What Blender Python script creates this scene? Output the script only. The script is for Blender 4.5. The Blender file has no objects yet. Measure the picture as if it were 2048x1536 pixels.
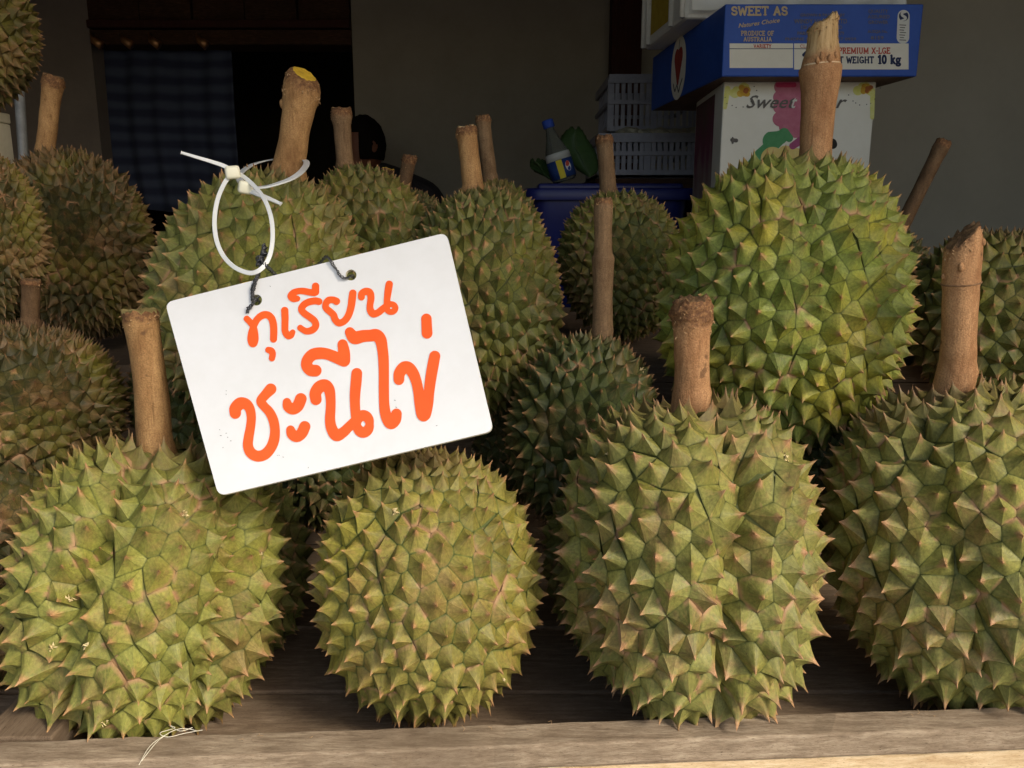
import bpy, bmesh, math, random
import numpy as np
from mathutils import Vector, Matrix, noise, Quaternion

R = math.radians
PI = math.pi
random.seed(7)
rng = np.random.default_rng(7)
scene = bpy.context.scene
col = scene.collection

# ------------------------------------------------------------------ camera
F = 1650.0                      # focal length in pixels of a 2048 px wide frame
PITCH = R(12.0)
CAMZ = 1.09
CP, SP = math.cos(PITCH), math.sin(PITCH)
cam_d = bpy.data.cameras.new('camera')
cam = bpy.data.objects.new('camera', cam_d)
col.objects.link(cam)
cam.location = (0, 0, CAMZ)
cam.rotation_euler = (R(90) - PITCH, 0, 0)
cam_d.sensor_width = 36.0
cam_d.lens = 36.0 * F / 2048.0
cam_d.clip_start = 0.02
cam_d.clip_end = 400.0
cam_d.dof.use_dof = False
cam_d.dof.focus_distance = 0.62
cam_d.dof.aperture_fstop = 9.0
scene.camera = cam

# ------------------------------------------------------------------ light
SUN_EL, SUN_AZ = R(38), R(50)        # behind the viewer, a little to the right
world = bpy.data.worlds.new('World')
scene.world = world
world.use_nodes = True
wn = world.node_tree
for n in list(wn.nodes):
    wn.nodes.remove(n)
wo = wn.nodes.new('ShaderNodeOutputWorld')
bg = wn.nodes.new('ShaderNodeBackground')
sky = wn.nodes.new('ShaderNodeTexSky')
sky.sky_type = 'NISHITA'
sky.sun_disc = False
sky.sun_elevation = SUN_EL
sky.sun_rotation = R(180) - SUN_AZ
sky.dust_density = 3.0
sky.air_density = 1.3
sky.ozone_density = 0.6
bg.inputs['Strength'].default_value = 0.135
wn.links.new(sky.outputs[0], bg.inputs[0])
wn.links.new(bg.outputs[0], wo.inputs[0])

sun_d = bpy.data.lights.new('sun', 'SUN')
sun_d.energy = 2.2
sun_d.angle = R(15)
sun_d.color = (1.0, 0.93, 0.80)
sun = bpy.data.objects.new('sun', sun_d)
col.objects.link(sun)
to_sun = Vector((math.sin(SUN_AZ) * math.cos(SUN_EL), -math.cos(SUN_AZ) * math.cos(SUN_EL), math.sin(SUN_EL)))
sun.rotation_euler = to_sun.to_track_quat('Z', 'Y').to_euler()
sun.location = to_sun * 6

scene.view_settings.view_transform = 'Standard'
scene.view_settings.look = 'None'
scene.view_settings.exposure = 0.72
scene.view_settings.gamma = 1.0
scene.render.engine = 'CYCLES'
scene.cycles.use_denoising = True
scene.cycles.max_bounces = 6
scene.cycles.diffuse_bounces = 4
scene.cycles.caustics_reflective = False
scene.cycles.caustics_refractive = False

# ------------------------------------------------------------------ helpers
def ray(px, py):
    x = (px - 1024.0) / F
    y = (768.0 - py) / F
    return Vector((x, CP + y * SP, -SP + y * CP))

def at(px, py, Y):
    """world point seen at pixel (px, py) of the 2048 px photograph, Y metres in front"""
    d = ray(px, py)
    p = d * (Y / d.y)
    p.z += CAMZ
    return p

def fwd(p):
    return p[1] * CP - (p[2] - CAMZ) * SP

def proj(P):
    P = np.asarray(P, float)
    z = P[..., 2] - CAMZ
    fw = P[..., 1] * CP - z * SP
    up = P[..., 1] * SP + z * CP
    return np.stack([1024 + F * P[..., 0] / fw, 768 - F * up / fw], -1), fw

def tag(o, label=None, cat=None, group=None, kind=None):
    if label: o['label'] = label
    if cat: o['category'] = cat
    if group: o['group'] = group
    if kind: o['kind'] = kind
    return o

def empty(name, loc=(0, 0, 0), rot=(0, 0, 0)):
    o = bpy.data.objects.new(name, None)
    o.empty_display_size = 0.05
    o.location = loc
    o.rotation_euler = rot
    col.objects.link(o)
    return o

def link_mesh(name, me, mat=None, parent=None):
    if mat is not None and not me.materials:
        me.materials.append(mat)
    o = bpy.data.objects.new(name, me)
    col.objects.link(o)
    if parent is not None:
        o.parent = parent
    return o

def mesh_obj(name, verts, faces, mat=None, parent=None, smooth=False, uvless=True):
    me = bpy.data.meshes.new(name)
    if parent is not None and getattr(parent, 'type', '') == 'EMPTY' and 'world_parts' in parent:
        inv = parent.matrix_basis.inverted()
        verts = [inv @ Vector(v) for v in verts]
    me.from_pydata([tuple(v) for v in verts], [], faces)
    if smooth:
        me.polygons.foreach_set('use_smooth', [True] * len(me.polygons))
    me.update()
    return link_mesh(name, me, mat, parent)

def wempty(name, loc):
    """empty at a thing's base; its parts are given in world coordinates"""
    o = empty(name, loc)
    o['world_parts'] = 1
    return o

class MB:
    def __init__(s):
        s.v, s.f = [], []
    def add(s, vs, fs):
        n = len(s.v)
        s.v += [tuple(v) for v in vs]
        s.f += [tuple(i + n for i in f) for f in fs]
    def hexa(s, c):
        """8 corners: bottom 0-3 ccw, top 4-7"""
        s.add(c, [(3, 2, 1, 0), (4, 5, 6, 7), (0, 1, 5, 4), (1, 2, 6, 5), (2, 3, 7, 6), (3, 0, 4, 7)])
    def box(s, x0, x1, y0, y1, z0, z1):
        s.hexa([(x0, y0, z0), (x1, y0, z0), (x1, y1, z0), (x0, y1, z0), (x0, y0, z1), (x1, y0, z1), (x1, y1, z1), (x0, y1, z1)])
    def tube(s, pts, rad, n=8, cap=True):
        pts = [Vector(p) for p in pts]
        m = len(pts)
        if not hasattr(rad, '__len__'):
            rad = [rad] * m
        t = (pts[1] - pts[0]).normalized()
        u = t.orthogonal().normalized()
        vs = []
        for i in range(m):
            t2 = (pts[min(i + 1, m - 1)] - pts[max(i - 1, 0)]).normalized()
            u = (u - t2 * u.dot(t2)).normalized()
            w = t2.cross(u)
            for k in range(n):
                a = 2 * PI * k / n
                vs.append(pts[i] + (u * math.cos(a) + w * math.sin(a)) * rad[i])
        fs = []
        for i in range(m - 1):
            for k in range(n):
                fs.append((i * n + k, i * n + (k + 1) % n, (i + 1) * n + (k + 1) % n, (i + 1) * n + k))
        if cap:
            fs.append(tuple(range(n - 1, -1, -1)))
            fs.append(tuple((m - 1) * n + k for k in range(n)))
        s.add(vs, fs)
    def build(s, name, mat, parent=None, smooth=False, bevel=0):
        o = mesh_obj(name, s.v, s.f, mat, parent, smooth)
        if bevel:
            m = o.modifiers.new('bevel', 'BEVEL')
            m.width = bevel
            m.segments = 2
            m.limit_method = 'ANGLE'
        return o

def catmull(pts, n=8, closed=False):
    P = [Vector(p) for p in pts]
    out = []
    m = len(P)
    for i in range(m if closed else m - 1):
        if closed:
            a, b, c, d = P[(i - 1) % m], P[i], P[(i + 1) % m], P[(i + 2) % m]
        else:
            a, b, c, d = P[max(i - 1, 0)], P[i], P[i + 1], P[min(i + 2, m - 1)]
        for k in range(n):
            t = k / n
            out.append(0.5 * ((2 * b) + (c - a) * t + (2 * a - 5 * b + 4 * c - d) * t * t + (3 * b - a - 3 * c + d) * t ** 3))
    if not closed:
        out.append(P[-1])
    return out

# ------------------------------------------------------------------ materials
class NT:
    def __init__(s, name):
        s.m = bpy.data.materials.new(name)
        s.m.use_nodes = True
        s.t = s.m.node_tree
        for n in list(s.t.nodes):
            s.t.nodes.remove(n)
        s.out = s.n('ShaderNodeOutputMaterial')
        s.b = s.n('ShaderNodeBsdfPrincipled')
        s.l(s.b.outputs[0], s.out.inputs[0])
        s.tc = s.n('ShaderNodeTexCoord')
    def n(s, typ, **kw):
        x = s.t.nodes.new(typ)
        for k, v in kw.items():
            setattr(x, k, v)
        return x
    def l(s, a, b):
        s.t.links.new(a, b)
    def attr(s, name):
        a = s.n('ShaderNodeAttribute', attribute_name=name)
        return a.outputs['Fac']
    def mapping(s, loc=(0, 0, 0), scale=(1, 1, 1), src='Object', rot=(0, 0, 0)):
        m = s.n('ShaderNodeMapping')
        m.inputs['Location'].default_value = loc
        m.inputs['Scale'].default_value = scale
        m.inputs['Rotation'].default_value = rot
        s.l(s.tc.outputs[src], m.inputs[0])
        return m.outputs[0]
    def noise(s, vec, scale, detail=4, rough=0.55, dist=0.0):
        x = s.n('ShaderNodeTexNoise')
        x.inputs['Scale'].default_value = scale
        x.inputs['Detail'].default_value = detail
        x.inputs['Roughness'].default_value = rough
        x.inputs['Distortion'].default_value = dist
        s.l(vec, x.inputs['Vector'])
        return x.outputs['Fac']
    def math(s, op, a, b=None, clamp=False):
        x = s.n('ShaderNodeMath', operation=op)
        x.use_clamp = clamp
        for i, v in enumerate((a, b)):
            if v is None: continue
            if isinstance(v, (int, float)): x.inputs[i].default_value = v
            else: s.l(v, x.inputs[i])
        return x.outputs[0]
    def ramp(s, fac, stops, interp='LINEAR'):
        x = s.n('ShaderNodeValToRGB')
        x.color_ramp.interpolation = interp
        e = x.color_ramp.elements
        while len(e) < len(stops):
            e.new(0.5)
        for i, (p, c) in enumerate(stops):
            e[i].position = p
            e[i].color = (c[0], c[1], c[2], 1) if hasattr(c, '__len__') else (c, c, c, 1)
        s.l(fac, x.inputs[0])
        return x.outputs[0]
    def mix(s, fac, a, b, mode='MIX'):
        x = s.n('ShaderNodeMix', data_type='RGBA', blend_type=mode)
        for i, v in ((0, fac), (6, a), (7, b)):
            if isinstance(v, (int, float)): x.inputs[i].default_value = v
            elif hasattr(v, '__len__') and not hasattr(v, 'is_linked'): x.inputs[i].default_value = (v[0], v[1], v[2], 1)
            else: s.l(v, x.inputs[i])
        return x.outputs[2]
    def bump(s, h, strength=0.3, dist=0.002):
        x = s.n('ShaderNodeBump')
        x.inputs['Strength'].default_value = strength
        x.inputs['Distance'].default_value = dist
        s.l(h, x.inputs['Height'])
        s.l(x.outputs[0], s.b.inputs['Normal'])
    def set(s, **kw):
        for k, v in kw.items():
            inp = s.b.inputs[k.replace('_', ' ')]
            if isinstance(v, (int, float)): inp.default_value = v
            elif hasattr(v, '__len__') and not hasattr(v, 'is_linked'): inp.default_value = (*v[:3], 1) if len(inp.default_value) == 4 else v
            else: s.l(v, inp)
        return s

def mottled(name, c1, c2, scale=20, rough=0.6, bump=0.1, bdist=0.001, spec=0.4, stretch=(1, 1, 1), metallic=0.0):
    t = NT(name)
    v = t.mapping(scale=stretch)
    f = t.noise(v, scale, 5, 0.6)
    f2 = t.noise(v, scale * 7, 3, 0.6)
    t.set(Base_Color=t.ramp(t.math('ADD', t.math('MULTIPLY', f, 0.75), t.math('MULTIPLY', f2, 0.25)), [(0.35, c1), (0.65, c2)]),
          Roughness=rough, Metallic=metallic)
    t.b.inputs['Specular IOR Level'].default_value = spec
    if bump:
        t.bump(f2, bump, bdist)
    return t.m

def durian_mat(i, green=(0.155, 0.165, 0.045), green2=(0.10, 0.125, 0.032), tip=(0.48, 0.25, 0.12),
               brown=0.25, yellow=0.25, groove=(0.035, 0.05, 0.014), tipw=0.72):
    t = NT('durian_rind')
    green = (green[0] * .98, green[1] * 1.0, green[2] * .80); green2 = (green2[0] * .92, green2[1] * .92, green2[2] * .74)
    o = (i * 3.71, i * 1.93, i * 2.37)
    v = t.mapping(loc=o)
    tipA, rnd, pole = t.attr('tip'), t.attr('rnd'), t.attr('pole')
    big = t.noise(v, 14, 3, 0.5)
    med = t.noise(v, 60, 4, 0.6)
    fine = t.noise(v, 420, 3, 0.65)
    f = t.math('ADD', t.math('MULTIPLY', med, 0.55), t.math('MULTIPLY', rnd, 0.35))
    base = t.ramp(f, [(0.25, green2), (0.62, green)])
    # yellow-green ripening patches and brown scurf
    yl = t.ramp(big, [(0.50, 0.0), (0.68, yellow)])
    base = t.mix(yl, base, (0.36, 0.31, 0.035))
    br = t.noise(t.mapping(loc=(o[1], o[2], o[0])), 22, 5, 0.7, 0.6)
    brm = t.ramp(br, [(0.50, 0.0), (0.66, brown)])
    base = t.mix(brm, base, (0.26, 0.145, 0.062))
    dk = t.ramp(t.noise(t.mapping(loc=(o[2], o[0], o[1])), 95, 3, 0.6, 1.2), [(0.66, 0.0), (0.72, 0.6)])
    base = t.mix(dk, base, (0.085, 0.045, 0.02))
    # fine speckle
    sp = t.ramp(fine, [(0.35, 0.78), (0.65, 1.16)])
    base = t.mix(1.0, base, sp, 'MULTIPLY')
    # fibres fanning down each spike from its tip
    cx_ = t.n('ShaderNodeCombineXYZ')
    t.l(t.math('MULTIPLY', t.attr('fan'), 7.0), cx_.inputs[0]); t.l(t.math('MULTIPLY', tipA, 1.6), cx_.inputs[1]); t.l(t.math('MULTIPLY', rnd, 60.0), cx_.inputs[2])
    stv = t.noise(cx_.outputs[0], 1.0, 4, 0.7)
    base = t.mix(1.0, base, t.ramp(stv, [(0.32, 0.74), (0.68, 1.22)]), 'MULTIPLY')
    sb_ = t.math('MULTIPLY', t.ramp(stv, [(0.52, 0.0), (0.66, 1.0)]), t.ramp(t.math('ADD', tipA, t.math('MULTIPLY', med, 0.4)), [(0.25, 0.0), (0.85, brown + .25)]))
    base = t.mix(sb_, base, (0.25, 0.125, 0.055))
    bm_ = t.math('MULTIPLY', t.ramp(rnd, [(0.955, 0.0), (0.97, 1.0)]), t.ramp(tipA, [(0.35, 0.0), (0.6, 1.0)]))
    base = t.mix(bm_, base, t.mix(t.ramp(stv, [(0.4, 0.0), (0.6, 1.0)]), (0.20, 0.10, 0.035), (0.50, 0.33, 0.13)))
    # groove line pigment
    gr = t.ramp(tipA, [(0.0, 0.7), (0.06, 0.0)])
    base = t.mix(gr, base, groove)
    ck = t.noise(t.mapping(loc=(o[1], o[0], o[2])), 34, 3, 0.6, 0.8)
    ckm = t.math('MULTIPLY', t.ramp(tipA, [(0.04, 1.0), (0.17, 0.0)]), t.ramp(ck, [(0.56, 0.0), (0.63, 0.85)]))
    base = t.mix(ckm, base, (0.36, 0.20, 0.105))
    # dry corky tips
    tn = t.math('ADD', tipA, t.math('MULTIPLY', t.math('SUBTRACT', med, 0.5), 0.75))
    tn = t.math('ADD', tn, t.math('MULTIPLY', t.math('SUBTRACT', rnd, 0.5), 0.14))
    tm = t.ramp(tn, [(tipw - 0.14, 0.0), (tipw + 0.05, 0.62), (1.0, 0.95)])
    tipc = t.mix(t.ramp(fine, [(0.4, 0.0), (0.6, 1.0)]), tip, (tip[0] * 0.62, tip[1] * 0.55, tip[2] * 0.5))
    base = t.mix(tm, base, tipc)
    base = t.mix(t.math('MULTIPLY', pole, 0.8), base, (0.15, 0.09, 0.042))
    t.set(Base_Color=base, Roughness=t.ramp(med, [(0.3, 0.50), (0.7, 0.68)]))
    t.b.inputs['Specular IOR Level'].default_value = 0.35
    st = t.noise(t.mapping(scale=(1, 1, 0.35), loc=o), 330, 4, 0.6)
    t.bump(t.math('ADD', st, t.math('MULTIPLY', med, 1.2)), 0.45, 0.0012)
    return t.m

def stem_mat(i, c1=(0.28, 0.145, 0.058), c2=(0.46, 0.27, 0.115), rot=(0.11, 0.05, 0.025), bump=0.5):
    t = NT('stem_bark')
    o = (i * 2.1, i * 1.3, i * 0.7)
    v = t.mapping(loc=o)
    vs = t.mapping(loc=o, scale=(1, 1, 0.12))
    f = t.noise(vs, 240, 6, 0.68)
    g = t.noise(v, 900, 2, 0.5)
    h = t.noise(v, 45, 4, 0.6)
    base = t.ramp(t.math('ADD', t.math('MULTIPLY', f, 0.5), t.math('MULTIPLY', h, 0.5)), [(0.33, c1), (0.66, c2)])
    base = t.mix(1.0, base, t.ramp(g, [(0.36, 0.80), (0.5, 1.0), (0.66, 1.18)]), 'MULTIPLY')
    pt = t.noise(t.mapping(loc=o, scale=(1, 1, 0.45)), 26, 5, 0.7, 0.5)
    base = t.mix(t.ramp(pt, [(0.48, 0.0), (0.68, 0.75)]), base, (c1[0] * .55, c1[1] * .48, c1[2] * .42))
    cr = t.ramp(t.noise(t.mapping(loc=o, scale=(1, 1, 0.05)), 520, 3, 0.7), [(0.30, 0.55), (0.42, 0.0)])
    base = t.mix(cr, base, (c1[0] * .4, c1[1] * .36, c1[2] * .33))
    bw = t.ramp(t.noise(t.mapping(loc=o, scale=(1, 1, 0.08)), 330, 4, 0.7), [(0.30, (0.10, 0.05, 0.02)), (0.42, (0.42, 0.27, 0.12)), (0.7, (0.60, 0.42, 0.22))])
    base = t.mix(t.attr('bare'), base, bw)
    rim = t.attr('rough')
    rm = t.ramp(t.math('ADD', rim, t.math('MULTIPLY', t.math('SUBTRACT', t.noise(v, 150, 5, 0.7), 0.5), 1.1)), [(0.22, 0.0), (0.45, 0.9)])
    rc = t.mix(t.ramp(t.noise(v, 380, 4, 0.75), [(0.45, 0.0), (0.68, 1.0)]), rot, (0.33, 0.17, 0.07))
    base = t.mix(rm, base, rc)
    sp = t.ramp(t.noise(v, 70, 2, 0.5), [(0.70, 0.0), (0.74, 0.7)])
    base = t.mix(sp, base, (0.10, 0.05, 0.025))
    t.set(Base_Color=base, Roughness=0.75)
    t.b.inputs['Specular IOR Level'].default_value = 0.2
    t.bump(t.math('ADD', t.math('MULTIPLY', f, 0.8), t.math('MULTIPLY', g, 0.9)), bump, 0.0012)
    return t.m

def wood_mat(name, dark, mid, light, stretch=(2.6, 18, 18), rough=0.8, scale=14.0, bump=0.5, speck=0.5):
    t = NT(name)
    v = t.mapping(scale=stretch)
    f = t.noise(v, scale, 8, 0.62, 0.4)
    g = t.noise(v, scale * 5, 6, 0.75)
    pores = t.noise(t.mapping(scale=(stretch[0] * 5, stretch[1] * 5, stretch[2] * 5)), scale * 1.6, 2, 0.6)
    blotch = t.noise(t.mapping(scale=(1, 1, 1)), 9, 5, 0.65)
    x = t.math('ADD', t.math('MULTIPLY', f, 0.62), t.math('MULTIPLY', g, 0.38))
    base = t.ramp(x, [(0.34, dark), (0.5, mid), (0.64, light)])
    base = t.mix(t.ramp(blotch, [(0.42, 0.0), (0.62, speck)]), base, dark)
    base = t.mix(t.ramp(pores, [(0.62, 0.0), (0.70, 0.7)]), base, (dark[0] * .5, dark[1] * .45, dark[2] * .4))
    t.set(Base_Color=base, Roughness=rough)
    t.b.inputs['Specular IOR Level'].default_value = 0.25
    t.bump(x, bump, 0.0015)
    return t.m

M = {}
M['white_plastic'] = mottled('white_sign_plastic', (0.74, 0.742, 0.755), (0.80, 0.805, 0.83), 16, 0.16, 0.0, spec=0.5)
M['orange'] = mottled('orange_vinyl', (0.90, 0.105, 0.008), (0.95, 0.125, 0.012), 30, 0.32, 0.0, spec=0.5)
M['edge'] = mottled('sign_edge', (0.62, 0.58, 0.45), (0.74, 0.71, 0.6), 60, 0.4, 0.0)
t = NT('nylon'); t.set(Base_Color=(0.72, 0.74, 0.75), Roughness=0.35); t.b.inputs['Subsurface Weight'].default_value = 0.3
t.b.inputs['Subsurface Radius'].default_value = (0.004, 0.004, 0.004); M['nylon'] = t.m
t = NT('nylon_head'); t.set(Base_Color=(0.80, 0.78, 0.62), Roughness=0.4); M['nylon_head'] = t.m
M['wire'] = mottled('dark_wire', (0.03, 0.032, 0.035), (0.10, 0.10, 0.11), 300, 0.38, 0.0, metallic=0.5, spec=0.6)
M['gold'] = mottled('gold_wire', (0.50, 0.32, 0.05), (0.75, 0.55, 0.12), 200, 0.25, 0.0, metallic=1.0)
M['rail_top'] = wood_mat('grey_brown_wood', (0.13, 0.09, 0.058), (0.28, 0.21, 0.145), (0.42, 0.335, 0.24))
M['rail_front'] = wood_mat('pale_board_wood', (0.40, 0.26, 0.13), (0.62, 0.46, 0.28), (0.76, 0.62, 0.42), speck=0.35)
M['floor_wood'] = wood_mat('tray_board_wood', (0.12, 0.08, 0.05), (0.20, 0.14, 0.09), (0.30, 0.22, 0.15))
M['side_wood'] = wood_mat('side_board_wood', (0.10, 0.066, 0.04), (0.18, 0.125, 0.08), (0.27, 0.20, 0.135), stretch=(16, 1.0, 16))
M['wall'] = mottled('grey_plaster', (0.30, 0.275, 0.232), (0.345, 0.315, 0.27), 6, 0.9, 0.15)
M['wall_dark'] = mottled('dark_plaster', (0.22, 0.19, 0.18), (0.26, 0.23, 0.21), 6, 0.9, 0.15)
M['brown_wood'] = wood_mat('dark_brown_wood', (0.03, 0.014, 0.008), (0.06, 0.028, 0.015), (0.11, 0.055, 0.03))
M['maroon'] = wood_mat('maroon_post_paint', (0.03, 0.010, 0.008), (0.05, 0.016, 0.012), (0.07, 0.022, 0.016), stretch=(16, 16, 1.0))
M['concrete'] = mottled('concrete', (0.22, 0.21, 0.19), (0.33, 0.31, 0.28), 3, 0.9, 0.3)
M['asphalt'] = mottled('pale_pavement', (0.20, 0.19, 0.17), (0.30, 0.28, 0.25), 2, 0.9, 0.3)

# ------------------------------------------------------------------ marching squares print
def contour_mesh(field, x0, y0, cell, mapf):
    """filled region field>0 (rows=y) -> verts, faces with mapf(x, y) giving world points"""
    ny, nx = field.shape
    V, idx, Fc = [], {}, []
    def gv(i, j):
        k = ('g', i, j)
        if k not in idx:
            idx[k] = len(V); V.append(mapf(x0 + i * cell, y0 + j * cell))
        return idx[k]
    def ev(i, j, i2, j2):
        k = (min((i, j), (i2, j2)), max((i, j), (i2, j2)))
        if k not in idx:
            a, b = field[j, i], field[j2, i2]
            t = a / (a - b)
            idx[k] = len(V); V.append(mapf(x0 + (i + (i2 - i) * t) * cell, y0 + (j + (j2 - j) * t) * cell))
        return idx[k]
    ins = field > 0
    full = ins[:-1, :-1] & ins[1:, :-1] & ins[:-1, 1:] & ins[1:, 1:]
    anyi = ins[:-1, :-1] | ins[1:, :-1] | ins[:-1, 1:] | ins[1:, 1:]
    for j in range(ny - 1):
        row = anyi[j]
        if not row.any(): continue
        i = 0
        while i < nx - 1:
            if full[j, i]:
                k = i
                while k < nx - 1 and full[j, k]: k += 1
                Fc.append((gv(i, j), gv(i, j + 1), gv(k, j + 1), gv(k, j)))
                i = k
                continue
            if row[i]:
                c = [(i, j), (i, j + 1), (i + 1, j + 1), (i + 1, j)]
                poly = []
                for q in range(4):
                    a, b = c[q], c[(q + 1) % 4]
                    ia, ib = ins[a[1], a[0]], ins[b[1], b[0]]
                    if ia: poly.append(gv(*a))
                    if ia != ib: poly.append(ev(*a, *b))
                poly2 = [p for n_, p in enumerate(poly) if p != poly[n_ - 1]]
                if len(poly2) >= 3: Fc.append(tuple(poly2))
            i += 1
    return V, Fc

def stroke_field(strokes, x0, y0, x1, y1, cell):
    nx, ny = int((x1 - x0) / cell) + 2, int((y1 - y0) / cell) + 2
    X, Y = np.meshgrid(x0 + np.arange(nx) * cell, y0 + np.arange(ny) * cell)
    D = np.full(X.shape, -1e3)
    for s in strokes:
        for (ax, ay, ar), (bx, by, br) in zip(s[:-1], s[1:]):
            dx, dy = bx - ax, by - ay
            L = dx * dx + dy * dy + 1e-9
            m = max(ar, br) + cell * 3
            i0, i1 = max(0, int((min(ax, bx) - m - x0) / cell)), min(nx, int((max(ax, bx) + m - x0) / cell) + 2)
            j0, j1 = max(0, int((min(ay, by) - m - y0) / cell)), min(ny, int((max(ay, by) + m - y0) / cell) + 2)
            if i1 <= i0 or j1 <= j0: continue
            xs, ys = X[j0:j1, i0:i1], Y[j0:j1, i0:i1]
            t = np.clip(((xs - ax) * dx + (ys - ay) * dy) / L, 0, 1)
            d = ar + (br - ar) * t - np.hypot(xs - ax - dx * t, ys - ay - dy * t)
            D[j0:j1, i0:i1] = np.maximum(D[j0:j1, i0:i1], d)
    return D

def smooth_stroke(pts, n=5):
    return [tuple(v) for v in catmull([Vector(p) for p in pts], n)]

def print_obj(name, strokes, cell, mapf, mat, parent, label=None):
    xs = [p[0] for s in strokes for p in s]; ys = [p[1] for s in strokes for p in s]
    r = max(p[2] for s in strokes for p in s) + 2 * cell
    x0, x1, y0, y1 = min(xs) - r, max(xs) + r, min(ys) - r, max(ys) + r
    D = stroke_field(strokes, x0, y0, x1, y1, cell)
    D = np.where(np.abs(D) < 1e-7, 1e-6, D)
    V, Fc = contour_mesh(D, x0, y0, cell, mapf)
    o = mesh_obj(name, V, Fc, mat, parent)
    if label: o['label'] = label
    return o

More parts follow.
